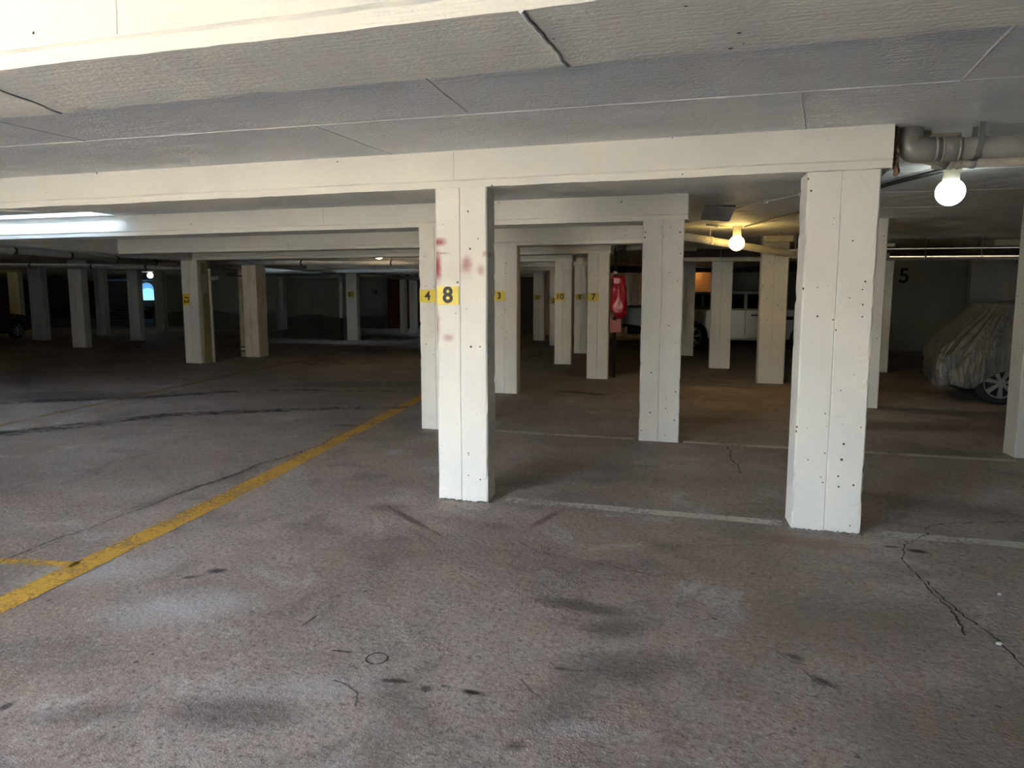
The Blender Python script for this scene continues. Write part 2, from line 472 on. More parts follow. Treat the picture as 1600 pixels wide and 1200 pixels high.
def tube_obj(name, pts, r, mat, parent=None, n=14, rb=None):
    return obj(name, tube(nbm(), pts, r, n, rb), mat, parent)

def collar(name, p, axis, r, w, mat, parent, n=16):
    p = Vector(p); a = Vector(axis).normalized()
    return obj(name, tube(nbm(), [p - a * w / 2, p - a * w * 0.4, p + a * w * 0.4, p + a * w / 2], [r * 0.97, r, r, r * 0.97], n), mat, parent)

def ribbon(bm, pts, w, z=0.003, jit=0.3, step=0.12, wob=0.0, seed=0):
    """thin irregular strip lying on the floor"""
    rnd = random.Random(seed)
    P = [Vector((p[0], p[1], 0)) for p in pts]
    dense = []
    for a, b in zip(P, P[1:]):
        k = max(1, int((b - a).length / step))
        for i in range(k): dense.append(a.lerp(b, i / k))
    dense.append(P[-1])
    if wob:
        for i in range(1, len(dense) - 1):
            q = dense[i]
            dense[i] = q + Vector((noise.noise(q * 2.3 + Vector((seed, 0, 0))), noise.noise(q * 2.3 + Vector((0, seed, 5))), 0)) * wob + Vector((rnd.uniform(-1, 1), rnd.uniform(-1, 1), 0)) * wob * 0.2
    L, Rr = [], []
    n = len(dense)
    for i, p in enumerate(dense):
        t = (dense[min(i + 1, n - 1)] - dense[max(i - 1, 0)]).normalized()
        s = Vector((-t.y, t.x, 0))
        wa = w[0] + (w[1] - w[0]) * i / max(1, n - 1) if isinstance(w, tuple) else w
        L.append(bm.verts.new(p + s * wa / 2 * (1 + rnd.uniform(-jit, jit)) + Vector((0, 0, z))))
        Rr.append(bm.verts.new(p - s * wa / 2 * (1 + rnd.uniform(-jit, jit)) + Vector((0, 0, z))))
    for i in range(n - 1):
        bm.faces.new((L[i], Rr[i], Rr[i + 1], L[i + 1]))
    return bm

def text_mesh(s, size, depth=0.0015, bold=0.02):
    cu = bpy.data.curves.new('numeral_curve', 'FONT')
    cu.body = s; cu.size = size; cu.align_x = 'CENTER'; cu.align_y = 'CENTER'
    cu.extrude = depth; cu.offset = bold * size
    o = bpy.data.objects.new('numeral_curve', cu)
    COL.objects.link(o)
    dg = bpy.context.evaluated_depsgraph_get()
    me = bpy.data.meshes.new_from_object(o.evaluated_get(dg))
    bpy.data.objects.remove(o)
    return me

# ------------------------------------------------------------------ setting: floor, ceiling, walls
U0, U1, V0, V1, ZS = -42.0, 9.0, -3.6, 40.3, 2.50
bm = nbm()
box(bm, U0, U1, V0, V1, -0.3, 0.0)
floor = tag(obj('floor', bm, M['floor']), 'worn stained grey concrete garage floor', kind='structure')

us = sorted({U0, U1, *[s[0] for s in SLOTS], *[s[1] for s in SLOTS]})
vs_ = sorted({V0, V1, *[s[2] for s in SLOTS], *[s[3] for s in SLOTS]})
bm = nbm()
cache = {}
def cv(x, y, z):
    k = (round(x, 4), round(y, 4), z)
    if k not in cache: cache[k] = bm.verts.new((x, y, z))
    return cache[k]
def solid(i, j):
    if i < 0 or j < 0 or i >= len(us) - 1 or j >= len(vs_) - 1: return False
    cx, cy = (us[i] + us[i + 1]) / 2, (vs_[j] + vs_[j + 1]) / 2
    return not any(a < cx < b and c < cy < d for a, b, c, d in SLOTS)
ZT = 2.75
for i in range(len(us) - 1):
    for j in range(len(vs_) - 1):
        if not solid(i, j): continue
        x0, x1, y0, y1 = us[i], us[i + 1], vs_[j], vs_[j + 1]
        for z in (ZS, ZT):
            bm.faces.new([cv(x0, y0, z), cv(x1, y0, z), cv(x1, y1, z), cv(x0, y1, z)])
        for (di, dj, a, b) in ((-1, 0, (x0, y0), (x0, y1)), (1, 0, (x1, y0), (x1, y1)), (0, -1, (x0, y0), (x1, y0)), (0, 1, (x0, y1), (x1, y1))):
            if not solid(i + di, j + dj):
                bm.faces.new([cv(*a, ZS), cv(*b, ZS), cv(*b, ZT), cv(*a, ZT)])
for (a, b, c, d) in SLOTS:   # hoods added to keep overhead sky off the floor: a back wall and a cap over each slot, open towards the camera's side
    box(bm, a - 0.1, b + 0.1, d, d + 0.1, ZT, 3.3)
    box(bm, a - 0.1, b + 0.1, c - 0.45, d + 0.1, 3.3, 3.4)
ceiling = tag(obj('ceiling', bm, M['ceil']), 'painted concrete slab ceiling with daylight slots', kind='structure')
ceiling.data.materials.append(M['roof'])  # unseen top faces darkened to cut light bouncing into the slots
for p in ceiling.data.polygons:
    if abs(p.center.z - ZT) < 1e-4 and abs(p.normal.z) > 0.9: p.material_index = 1

def wall(name, dims, mat, label):
    return tag(box_obj(name, dims, mat), label, kind='structure')
wall('wall_front_right', (OPEN_U1, U1, V0, OPEN_V, 0, ZS), M['wall'], 'white wall beside the garage mouth')
wall('wall_front_left', (U0, OPEN_U0, V0, OPEN_V, 0, ZS), M['wall'], 'white wall on the far side of the garage mouth')
wall('wall_front_lintel', (OPEN_U0, OPEN_U1, V0, OPEN_V, OPEN_Z, ZS), M['wall'], 'lintel over the garage mouth')
wall('wall_right', (U1, U1 + 0.25, V0, 27.25, 0, ZS), M['wall'], 'dirty white side wall')
wall('wall_left', (U0 - 0.25, U0, V0, V1, 0, ZS), M['brick'], 'dark brick side wall')
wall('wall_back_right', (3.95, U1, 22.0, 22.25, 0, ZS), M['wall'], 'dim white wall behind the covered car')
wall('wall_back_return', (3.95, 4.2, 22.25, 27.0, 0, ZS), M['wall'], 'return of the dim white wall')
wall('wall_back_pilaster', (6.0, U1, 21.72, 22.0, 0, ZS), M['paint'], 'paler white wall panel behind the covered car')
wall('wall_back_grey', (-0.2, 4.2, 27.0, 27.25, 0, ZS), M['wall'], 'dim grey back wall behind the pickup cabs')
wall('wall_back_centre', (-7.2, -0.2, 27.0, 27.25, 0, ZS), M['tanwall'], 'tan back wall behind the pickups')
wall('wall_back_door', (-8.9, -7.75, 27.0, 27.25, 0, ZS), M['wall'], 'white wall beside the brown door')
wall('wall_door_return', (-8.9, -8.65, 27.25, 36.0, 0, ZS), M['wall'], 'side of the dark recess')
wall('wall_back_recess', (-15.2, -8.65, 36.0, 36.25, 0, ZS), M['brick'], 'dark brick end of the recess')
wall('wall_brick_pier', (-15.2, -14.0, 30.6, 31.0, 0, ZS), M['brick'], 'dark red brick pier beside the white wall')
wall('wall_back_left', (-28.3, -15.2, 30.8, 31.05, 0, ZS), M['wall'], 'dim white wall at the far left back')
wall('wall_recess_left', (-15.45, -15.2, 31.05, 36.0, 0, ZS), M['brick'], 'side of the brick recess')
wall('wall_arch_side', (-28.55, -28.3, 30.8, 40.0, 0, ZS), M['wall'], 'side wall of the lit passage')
# rough ledge along the foot of the far white wall
bm = nbm()
for i in range(60):
    x0 = -28.3 + 13.05 * i / 60; x1 = -28.3 + 13.05 * (i + 1) / 60
    box(bm, x0, x1, 30.35, 30.8, 0, 0.52 + 0.18 * noise.noise(Vector((x0 * 0.7, 3, 1))) + (0.14 if x0 < -21 else 0))
tag(obj('trim_1', bm, M['plinth']), 'rough dark ledge along the foot of the white back wall', kind='structure')
wall('wall_stub_lamp_block', (-0.30, -0.18, 25.65, 27.0, 0, ZS), M['wall'], 'hidden stub wall added to block the orange lamp')  # added out of view to keep the orange lamp off the grey wall
wall('wall_over_door', (-7.75, -7.2, 27.0, 27.25, 2.2, ZS), M['wall'], 'wall over the brown door')
# door
d = tag(box_obj('door_1', (-7.75, -7.2, 27.02, 27.10, 0, 2.2), M['door']), 'dark brown door in the far wall', kind='structure')
for k in range(14):
    q = box_obj('quoin_brick', (-7.9 - 0.05 * (k % 2), -7.74, 26.93, 27.0, 0.1 + 0.15 * k, 0.22 + 0.15 * k), M['tanwall'], d, bev=0.006)

# wall with the arched blue window far left
bm = nbm()
AU, AZ, AR = -37.75, 1.95, 0.62
out = [(-42, 0), (-28.3, 0), (-28.3, ZS), (-42, ZS)]
hole = [(AU - AR, 1.2), (AU + AR, 1.2)] + [(AU + AR * math.cos(t), AZ + AR * 0.72 * math.sin(t)) for t in [math.pi * k / 14 for k in range(15)]]
def ring(y): return [bm.verts.new((x, y, z)) for x, z in out], [bm.verts.new((x, y, z)) for x, z in hole]
for y in (40.0, 40.3):
    o_, h_ = ring(y)
    es = [bm.edges.new((o_[i], o_[(i + 1) % 4])) for i in range(4)] + [bm.edges.new((h_[i], h_[(i + 1) % len(h_)])) for i in range(len(h_))]
    bmesh.ops.triangle_fill(bm, use_beauty=True, edges=es)
    if y == 40.0: hf = h_
for i in range(len(hf)):
    j = (i + 1) % len(hf)
    bm.faces.new((hf[i], hf[j], h_[j], h_[i]))
tag(obj('wall_arch', bm, M['tanwall']), 'tan wall with an arched window at the far left', kind='structure')
bm = nbm()
bm.faces.new([bm.verts.new((x, 40.12, z)) for x, z in hole])
w = tag(obj('window_1', bm, M['blueglass']), 'arched blue window at the end of the passage', kind='structure')
st = tag(empty('stair', (-37.4, 37.0, 0)), 'short pale stair below the arched blue window', 'stair')
for k in range(5):
    s_ = box_obj('step', (-1.3, 1.3, k * 0.42, k * 0.42 + 0.47, 0.0, 0.17 * (k + 1)), M['plinth'], st)
    box_obj('nosing', (-1.3, 1.3, k * 0.42 - 0.015, k * 0.42 + 0.05, 0.17 * (k + 1) - 0.03, 0.17 * (k + 1) + 0.004), M['paint'], s_)

wall('wall_drive_light_block', (-2.95, -2.7, -16.0, V0, -0.02, 3.6), M['wall'], 'unseen wall added along the driveway to block light')  # added outside to keep daylight off the far left bays
wall('wall_opposite_bounce', (-26, 14, -13.3, -13.0, -0.02, 3.3), M['tanwall2'], 'unseen cream wall added across the driveway for warm bounce')  # unseen wall added to throw warm light onto the beams
# the driveway outside the mouth
tag(box_obj('driveway', (-26, 14, -30, V0, -0.35, -0.02), M['asphalt']), 'pale concrete driveway outside the garage mouth', kind='structure')

# ------------------------------------------------------------------ beams
def girder_u(v): return -10.58 - 0.165 * (v - 10.6)
def beam(v, uL, uR, label, width=0.42, zb=2.25, joints=(), near=False, yaw_pts=None):
    """beam with a stepped, slightly uneven lower arris"""
    bm = nbm()
    prof = [(0, ZS), (0, zb + 0.055), (0.012, zb + 0.045), (0.018, zb), (width - 0.018, zb), (width - 0.006, zb + 0.05), (width, zb + 0.06), (width, ZS)]
    n = max(8, int((uR - uL) / (0.06 if near else 0.25)))
    rows = []
    for i in range(n + 1):
        u = uL + (uR - uL) * i / n
        ring_ = []
        for k, (y, z) in enumerate(prof):
            p = Vector((u, v + y, z))
            a = 0.006 if k in (2, 3, 4, 5) else 0.002
            if z >= ZS - 0.001: dz = 0
            else: dz = noise.noise(p * 1.3) * a + (noise.noise(p * 9) * a * 0.7 if near else 0)
            ring_.append(bm.verts.new((u, v + y + noise.noise(p * 1.1 + Vector((0, 0, 9))) * a * 0.8, z + dz)))
        rows.append(ring_)
    for a, b in zip(rows, rows[1:]):
        for k in range(len(prof) - 1):
            bm.faces.new((a[k], a[k + 1], b[k + 1], b[k]))
        bm.faces.new((a[-1], a[0], b[0], b[-1]))
    bm.faces.new(rows[0]); bm.faces.new(rows[-1])
    b = tag(obj('ceiling_beam', bm, M['beam']), label, 'beam', 'painted concrete ceiling beams')
    for (ju, kind) in joints:
        jb = nbm()
        if kind == 'face':
            pts = [(ju + 0.01 * noise.noise(Vector((ju, z * 6, 0))), v - 0.0005, z) for z in [zb + 0.06 + (ZS - zb - 0.07) * t / 8 for t in range(9)]]
            tube(jb, pts, 0.0016, 5)
            obj('joint_line', jb, M['softjoint'], b)
        else:
            du = kind
            m_ = 14
            pts = [(ju + du * t / m_ + 0.012 * noise.noise(Vector((ju * 3, t * 0.6, 0))), v + 0.02 + (width - 0.04) * t / m_, zb - 0.001) for t in range(m_ + 1)]
            tube(jb, pts, [0.006 + 0.004 * abs(noise.noise(Vector((t, ju, 3)))) for t in range(m_ + 1)], 6)
            rg = obj('joint_ridge', jb, M['ridge'], b)
            jb = nbm()
            tube(jb, [(p[0] + 0.008, p[1], p[2] - 0.003) for p in pts], [0.0006 + 0.003 * abs(noise.noise(Vector((t * 0.8, ju, 7)))) for t in range(m_ + 1)], 5)
            obj('joint_crack', jb, M['joint'], b)
    return b

beam(1.92, -12.0, 8.9, 'cream painted concrete beam closest to the viewer across the top of the view', 0.53, joints=((-1.86, 'face'), (-0.70, 'face'), (-2.55, -0.12), (-0.56, 0.02)), near=True)
beam(4.85, girder_u(4.85), 0.89, 'cream beam resting on the column numbered 8 and the big right column', 0.42, joints=((-1.88, 'face'), (-6.3, 0.5)), near=True)
beam(7.48, girder_u(7.48), -0.43, 'beam resting on the column numbered 4, lit bluish by the roof slot', 0.42, joints=((-4.5, 'face'),))
beam(10.6, girder_u(10.6), -0.95, 'beam resting on the column numbered 3', 0.4)
beam(12.95, girder_u(12.95), -2.06, 'beam resting on the column numbered 7', 0.4)
beam(15.55, girder_u(15.2), -3.30, 'beam resting on the column numbered 10', 0.4)
beam(18.65, girder_u(18.2), -3.54, 'beam resting on the column numbered 6', 0.4)
beam(21.3, girder_u(22.0) - 3.0, -4.84, 'beam resting on the column numbered 2, daylit by a roof slot', 0.4)
beam(23.57, girder_u(23.57), -5.94, 'beam resting on the column numbered 5', 0.4)
beam(31.45, -14.0, -8.95, 'daylit beam deep inside the brick recess', 0.4)
# skewed edge girder on the left that the beams run into
def skew_girder(va, vb, label):
    bm = nbm()
    n = 6
    rows = []
    for i in range(n + 1):
        v = va + (vb - va) * i / n; u = girder_u(v)
        rows.append([bm.verts.new(p) for p in ((u, v, ZS), (u, v, 2.26), (u - 0.02, v, 2.24), (u - 0.38, v, 2.24), (u - 0.4, v, 2.26), (u - 0.4, v, ZS))])
    for a, b in zip(rows, rows[1:]):
        for k in range(6): bm.faces.new((a[k], a[(k + 1) % 6], b[(k + 1) % 6], b[k]))
    bm.faces.new(rows[0]); bm.faces.new(rows[-1])
    tag(obj('edge_girder', bm, M['beam']), label, 'girder', 'skewed edge girders')
skew_girder(7.92, 12.93, 'grey skewed girder closing the left ends of the beams')
skew_girder(16.0, 21.2, 'grey skewed girder behind the stained column with the drain pipe')

# formwork ridges on the ceiling slab
def ceil_ridge(a, b, r=0.004, seed=0, flat=True):
    bm = nbm()
    n = max(6, int((Vector(b) - Vector(a)).length / 0.07))
    pts = []
    for i in range(n + 1):
        p = Vector((*a, 0)).lerp(Vector((*b, 0)), i / n)
        pts.append((p.x + 0.006 * noise.noise(p * 3 + Vector((seed, 0, 0))), p.y + 0.008 * noise.noise(p * 4 + Vector((0, seed, 7))), ZS - 0.001))
    rad = [1.5 * r * (0.45 + 1.1 * abs(noise.noise(Vector((i * 0.35, seed, 0))))) for i in range(n + 1)]
    tube(bm, pts, rad, 6)
    return obj('formwork_ridge', bm, M['ridge'], ceiling)
ceil_ridge((-9, 3.74), (4.0, 4.06), 0.0045, 1)
ceil_ridge((-4.15, 2.46), (-4.05, 3.86), 0.005, 2)
ceil_ridge((-1.35, 2.46), (-1.42, 3.88), 0.004, 3)
ceil_ridge((-2.4, 3.88), (-2.35, 4.84), 0.003, 4)
ceil_ridge((0.95, 2.46), (1.0, 4.0), 0.006, 5)
ceil_ridge((0.30, 4.0), (0.40, 4.84), 0.003, 6)
ceil_ridge((0.9, 6.2), (8.9, 6.5), 0.004, 7)
ceil_ridge((-3.0, 6.55), (8.9, 6.9), 0.003, 8)
ceil_ridge((0.9, 7.9), (5.5, 8.3), 0.004, 9)
ceil_ridge((-0.4, 9.2), (6.0, 9.6), 0.003, 10)

# ------------------------------------------------------------------ columns
def column(uL, uR, v, label, depth=0.25, top=2.25, mat='paint', near=False, groove=True, rz=0.0):
    w = uR - uL
    bm = nbm()
    c = 0.010
    g = 0.006
    mid = w * 0.48
    front = [(c, 0)] + [(w * t, 0) for t in (0.2, 0.35)] + ([(mid - g, 0), (mid, 0.007), (mid + g, 0)] if groove else [(mid, 0)]) + [(w * t, 0) for t in (0.65, 0.82)] + [(w - c, 0)]
    right = [(w, c), (w, depth * 0.5), (w, depth - c)]
    back = [(w - c, depth), (mid, depth), (c, depth)]
    left = [(0, depth - c), (0, depth * 0.5), (0, c)]
    prof = front + right + back + left
    corner = {0, len(front) - 1, len(front), len(front) + 2, len(front) + 3, len(front) + 5, len(front) + 6, len(prof) - 1}
    n = 70 if near else 16
    rows = []
    o = Vector((uL, v, 0))
    for i in range(n + 1):
        z = top * i / n
        row = []
        for k, (x, y) in enumerate(prof):
            p = o + Vector((x, y, z))
            a = 0.0015
            dx = noise.noise(p * 2.0) * a * 2; dy = noise.noise(p * 2.0 + Vector((5, 5, 5))) * a * 2
            if near and k in corner:
                ch = max(0.0, noise.noise(p * 11.0 + Vector((k, 0, 0))) - 0.25) * 0.03
                ccx, ccy = w / 2 - x, depth / 2 - y
                l = math.hypot(ccx, ccy)
                dx += ccx / l * ch; dy += ccy / l * ch
            if i == 0: dx *= 0.3; dy *= 0.3
            row.append(bm.verts.new((x + dx - 0.09 * y, y + dy, z)))
        rows.append(row)
    m = len(prof)
    for a, b in zip(rows, rows[1:]):
        for k in range(m):
            bm.faces.new((a[k], a[(k + 1) % m], b[(k + 1) % m], b[k]))
    bm.faces.new(rows[0]); bm.faces.new(rows[-1])
    ob = obj('column', bm, M[mat], None, (uL, v, 0))
    ob.rotation_euler.z = rz
    return tag(ob, label, 'column', 'painted concrete columns')

column(-2.03, -1.645, 4.87, 'white column bearing the large yellow number 8, scuffed with red paint', near=True, mat='paint8')
column(0.43, 0.84, 4.88, 'broad white column nearest the viewer on the right, below the bare white lamp', near=True)
column(-3.32, -2.93, 7.48, 'white column numbered 4, half hidden behind the red scuffed column', near=True)
column(-0.87, -0.46, 7.49, 'white column in the middle ground between the red scuffed column and the big right column', near=True)
column(2.59, 3.00, 7.68, 'white column cut off by the right edge of the photograph', top=ZS)
column(-3.49, -3.10, 10.6, 'cream column bearing the number 3 just right of the red scuffed column')
column(1.54, 1.94, 10.6, 'white column showing as a thin strip directly behind the big right column', top=ZS)
column(-2.47, -2.08, 12.95, 'cream column bearing the number 7 beside the red hose bag')
column(0.49, 0.92, 13.1, 'tan lit column under the yellow lamp in front of the silver pickup', top=ZS)
column(-3.69, -3.31, 15.55, 'cream column bearing the number 10')
column(-0.38, 0.03, 15.57, 'grey green column in front of the rear door of the silver pickup', top=ZS)
column(2.62, 3.01, 15.68, 'dim column left of the wall painted with a 5', top=ZS)
column(-3.90, -3.55, 18.65, 'cream column bearing the number 6')
column(-1.25, -0.85, 18.66, 'dim green grey column beside the rear wheel of the silver pickup', top=ZS)
column(-5.21, -4.85, 21.3, 'dim column bearing the number 2, partly behind the column numbered 10')
column(-6.33, -5.95, 23.57, 'pale column bearing the number 5 beside the brown door')
column(-6.10, -5.75, 26.2, 'thin dim column bearing the number 1 between the columns numbered 5 and 2', top=ZS)
column(-3.62, -3.1, 26.2, 'pale bluish column standing behind the grey pickup tail', top=ZS)
c12 = column(-11.69, -11.26, 13.42, 'white column bearing the sideways number 12', depth=0.34, top=ZS)
column(-11.45, -11.05, 15.2, 'rust stained cream column with the drain pipe beside it', depth=0.45, top=ZS, mat='stain')
column(-12.32, -11.93, 21.75, 'column with a small yellow sign and a white pipe on its left, far back', top=2.24)
column(-22.78, -22.2, 18.95, 'dark column at the far left beside the yellow lit column', top=ZS)
column(-18.33, -17.84, 16.5, 'dark column left of centre of the left bay, nearest of the dim left columns', top=ZS)
column(-23.1, -22.65, 21.9, 'dim column right behind the nearest dim left column', top=ZS)
column(-19.37, -18.94, 19.7, 'dim column just left of the arched blue window', top=ZS)
column(-23.15, -22.7, 24.95, 'dim column just right of the arched blue window', top=ZS)
column(-19.32, -18.9, 27.9, 'slim grey column in the dark bay right of the stained column', top=ZS)
column(-18.2, -17.8, 24.8, 'grey strip of a column showing just right of the stained column', top=ZS)
column(-12.86, -12.62, 27.0, 'left one of the two slim white columns beside the brick pier', top=ZS)
column(-12.58, -12.30, 27.3, 'right one of the two slim white columns beside the brick pier', top=ZS)
column(-30.0, -29.4, 24.0, 'yellow lit column at the left edge above the dark car', top=ZS)

# loose grit along the feet of the near columns
def grit(u0, u1, v, n, label):
    rnd = random.Random(int(u0 * 100))
    bm = nbm()
    for _ in range(n):
        s = rnd.uniform(0.003, 0.012)
        r = bmesh.ops.create_icosphere(bm, subdivisions=1, radius=s)
        o = Vector((rnd.uniform(u0, u1), v - abs(rnd.gauss(0, 0.014)) - 0.004, s * 0.45))
        for q in r['verts']:
            q.co = Vector((q.co.x * rnd.uniform(0.8, 1.5), q.co.y, q.co.z * 0.6)) + o
    tag(obj('loose_grit', bm, M['debris']), label, 'grit', kind='stuff')
grit(-2.04, -1.62, 4.865, 90, 'crumbs of grit along the foot of the red scuffed column')
grit(0.41, 0.86, 4.875, 90, 'crumbs of grit along the foot of the big right column')

# ------------------------------------------------------------------ number signs
def sign(text, u0, u1, z0, z1, v, label, size, bold=0.022, rot=0.0, mat='sign_yellow', dx=0.0):
    s = tag(empty('number_sign', ((u0 + u1) / 2, v, (z0 + z1) / 2)), label, 'sign', 'yellow bay number signs')
    w, h = (u1 - u0) / 2, (z1 - z0) / 2
    pl = box_obj('plate', (-w, w, -0.004, 0.0, -h, h), M[mat], s)
    me = text_mesh(text, size, bold=bold)
    me.materials.append(M['numeral'])
    t = bpy.data.objects.new('numeral', me)
    COL.objects.link(t); t.parent = s
    t.location = (dx, -0.0052, 0)
    t.rotation_euler = (R(90), rot, 0)
    for sx in (0,):
        for zz in (-h + 0.008, h - 0.008):
            b = nbm(); bmesh.ops.create_uvsphere(b, u_segments=8, v_segments=5, radius=0.005)
            o = obj('fixing', b, M['metal'], s); o.location = (sx, -0.004, zz); o.scale.y = 0.5
    return s
sign('8', -2.02, -1.855, 1.435, 1.565, 4.864, 'large yellow sign reading 8 on the red scuffed column', 0.155, 0.03)
sign('4', -3.315, -3.12, 1.425, 1.565, 7.474, 'yellow sign reading 4 on the half hidden white column', 0.135, 0.025, dx=0.0)
sign('3', -3.475, -3.29, 1.42, 1.57, 10.594, 'yellow sign reading 3 on the cream column', 0.13, 0.025, dx=0.0)
sign('7', -2.455, -2.26, 1.40, 1.55, 12.944, 'crumpled yellow sign reading 7 beside the red hose bag', 0.15, 0.025)
sign('10', -3.68, -3.47, 1.39, 1.56, 15.544, 'yellow sign reading 10', 0.165, 0.025)
sign('6', -3.86, -3.64, 1.39, 1.54, 18.644, 'dull yellow sign reading 6', 0.16, 0.02, mat='sign_dull')
sign('5', -6.30, -6.07, 1.36, 1.52, 23.564, 'dull yellow sign reading 5 beside the brown door', 0.15, 0.02, mat='sign_dull')
sign('2', -5.18, -4.97, 1.25, 1.45, 21.294, 'dull yellow sign reading 2, lower than the sign reading 10', 0.17, 0.02, mat='sign_dull')
sign('1', -6.05, -5.85, 1.42, 1.6, 26.194, 'dull yellow sign reading 1 on the thin dim column', 0.17, 0.02, mat='sign_dull')
sign('12', -11.66, -11.50, 1.29, 1.54, 13.414, 'yellow sign reading 12 turned sideways', 0.165, 0.025, rot=R(90))
sign('0', -12.25, -12.02, 1.45, 1.64, 21.744, 'dull yellow sign with a round dark numeral on the far piped column', 0.15, 0.03, mat='sign_dull', dx=-0.04)
def painted_numeral(text, loc, size, label):
    me = text_mesh(text, size, bold=0.015); me.materials.append(M['numeral'])
    o = bpy.data.objects.new('painted_numeral', me); COL.objects.link(o)
    o.location = loc; o.rotation_euler = (R(90), 0, 0)
    tag(o, label, 'numeral')
painted_numeral('5', (4.48, 21.995, 2.02), 0.55, 'large black 5 painted high on the dim right wall')
painted_numeral('18', (-15.95, 30.795, 1.66), 0.28, 'small black 18 painted on the dim white back wall')

# ------------------------------------------------------------------ floor paint, cracks, marks
def marking(name, pts, w, mat, label, cat='floor marking', jit=0.06, wob=0.0, z=0.003, seed=1, step=0.08, group=None):
    return tag(obj(name, ribbon(nbm(), pts, w, z, jit, step, wob, seed), M[mat]), label, cat, group)
marking('yellow_line', [(-3.16, 1.0), (-3.36, 2.55), (-3.55, 4.35), (-4.24, 9.1), (-4.9, 13.8)], 0.175, 'yellow', 'broad worn yellow line running diagonally from the lower left corner', group='painted lane lines')
marking('yellow_line', [(-4.9, 13.8), (-6.12, 22.6), (-6.75, 26.9)], 0.12, 'yellow_faded', 'faded far end of the yellow line near the brown door', group='painted lane lines')
marking('yellow_line', [(-7.75, 4.5), (-8.3, 7.4), (-9.2, 12.5), (-10.26, 20.4), (-11.2, 27)], 0.12, 'yellow_faded', 'faded orange line along the dark left bays', group='painted lane lines')
marking('yellow_line', [(-3.46, 3.04), (-4.6, 2.84), (-7.0, 2.5)], 0.08, 'yellow', 'short narrow yellow branch line at the left edge', group='painted lane lines')
wl_ = [(4.98, -1.55, 0.38, 0.12, 'white_line', 'cream bay line between the red scuffed column and the big right column'),
       (4.93, 0.98, 5.0, 0.12, 'white_line', 'cream bay line right of the big right column'),
       (7.56, -2.85, -0.92, 0.11, 'white_line', 'cream bay line right of the column numbered 4'),
       (7.53, -0.42, 2.55, 0.11, 'white_line', 'cream bay line right of the middle ground column'),
       (10.58, -3.0, -0.95, 0.07, 'white_faded', 'faded bay line right of the column numbered 3'),
       (10.58, -0.7, 1.5, 0.07, 'white_faded', 'faded bay line behind the middle ground column'),
       (10.62, 2.0, 6.0, 0.07, 'white_faded', 'faded bay line in front of the covered car'),
       (13.15, -2.0, 0.45, 0.07, 'white_faded', 'faded bay line in front of the red hose cover, behind the middle ground column'),
       (15.7, -3.2, -0.4, 0.07, 'white_faded', 'faded bay line far back below the silver pickup')]
for i, (v, a, b, w_, mt, lb) in enumerate(wl_):
    marking('bay_line', [(a, v), (b, v - 0.01)], w_, mt, lb, jit=0.12, seed=i + 20, group='painted bay lines')
# tyre arcs
def arc(pts, n=20):
    P = [Vector((p[0], p[1], 0)) for p in pts]
    out_ = []
    for i in range(len(P) - 1):
        p0 = P[max(i - 1, 0)]; p1 = P[i]; p2 = P[i + 1]; p3 = P[min(i + 2, len(P) - 1)]
        for k in range(n):
            t = k / n
            out_.append(0.5 * ((2 * p1) + (p2 - p0) * t + (2 * p0 - 5 * p1 + 4 * p2 - p3) * t * t + (3 * p1 - p0 - 3 * p2 + p3) * t ** 3))
    out_.append(P[-1])
    return [(p.x, p.y) for p in out_]
marking('tyre_mark', arc([(-7.9, 5.3), (-7.5, 5.9), (-7.27, 6.35), (-6.81, 7.32), (-5.88, 7.97), (-4.98, 8.5), (-4.12, 8.85)]), (0.42, 0.2), 'rubber_mark', 'dark curved tyre mark sweeping over the left floor', 'tyre mark', jit=0.15, z=0.0045)
marking('tyre_mark', arc([(-9.8, 7.6), (-8.4, 8.6), (-7.0, 9.8), (-5.0, 10.3)]), (0.4, 0.2), 'rubber_mark', 'fainter tyre mark behind the first in the left aisle', 'tyre mark', jit=0.15, z=0.0045)
def crack(pts, w, mat='crack', seed=1, wob=0.06, z=0.004):
    return obj('crack', ribbon(nbm(), pts, w * 0.6, z, 0.9, 0.03, wob, seed), M[mat], floor)
crack([(-3.78, 2.0), (-3.92, 2.95), (-3.97, 4.55), (-3.93, 6.34), (-4.1, 7.6)], 0.014, seed=3, wob=0.04)
crack([(-3.99, 4.4), (-3.96, 5.5), (-3.93, 6.0)], 0.04, 'crack_pale', seed=4, wob=0.05)
crack([(1.06, 4.74), (0.99, 4.4), (1.02, 4.12), (1.06, 3.73), (1.05, 3.5)], 0.012, seed=5, wob=0.03)
crack([(1.03, 4.15), (1.09, 3.7), (1.13, 3.58), (1.16, 3.49), (1.19, 3.25), (1.2, 2.8)], 0.014, seed=6, wob=0.03)
crack([(1.06, 4.74), (1.3, 5.2), (1.9, 5.45), (2.6, 5.4)], 0.012, seed=7, wob=0.07)
crack([(0.02, 7.4), (0.06, 6.8), (0.15, 6.3)], 0.018, seed=8, wob=0.05)
crack([(-1.25, 4.15), (-1.0, 3.95), (-0.7, 3.92), (-0.3, 3.8)], 0.008, seed=9, wob=0.06)
crack([(-1.82, 2.74), (-1.815, 2.85)], 0.013, seed=10, wob=0.0)
crack([(-1.57, 2.57), (-1.48, 2.58)], 0.014, seed=11, wob=0.0)
crack([(-1.44, 2.36), (-1.36, 2.34), (-1.30, 2.30), (-1.27, 2.22)], 0.016, 'crack_pale', seed=12, wob=0.015)
crack([(-0.74, 2.58), (-0.68, 2.51), (-0.62, 2.47)], 0.016, 'crack_pale', seed=13, wob=0.01)
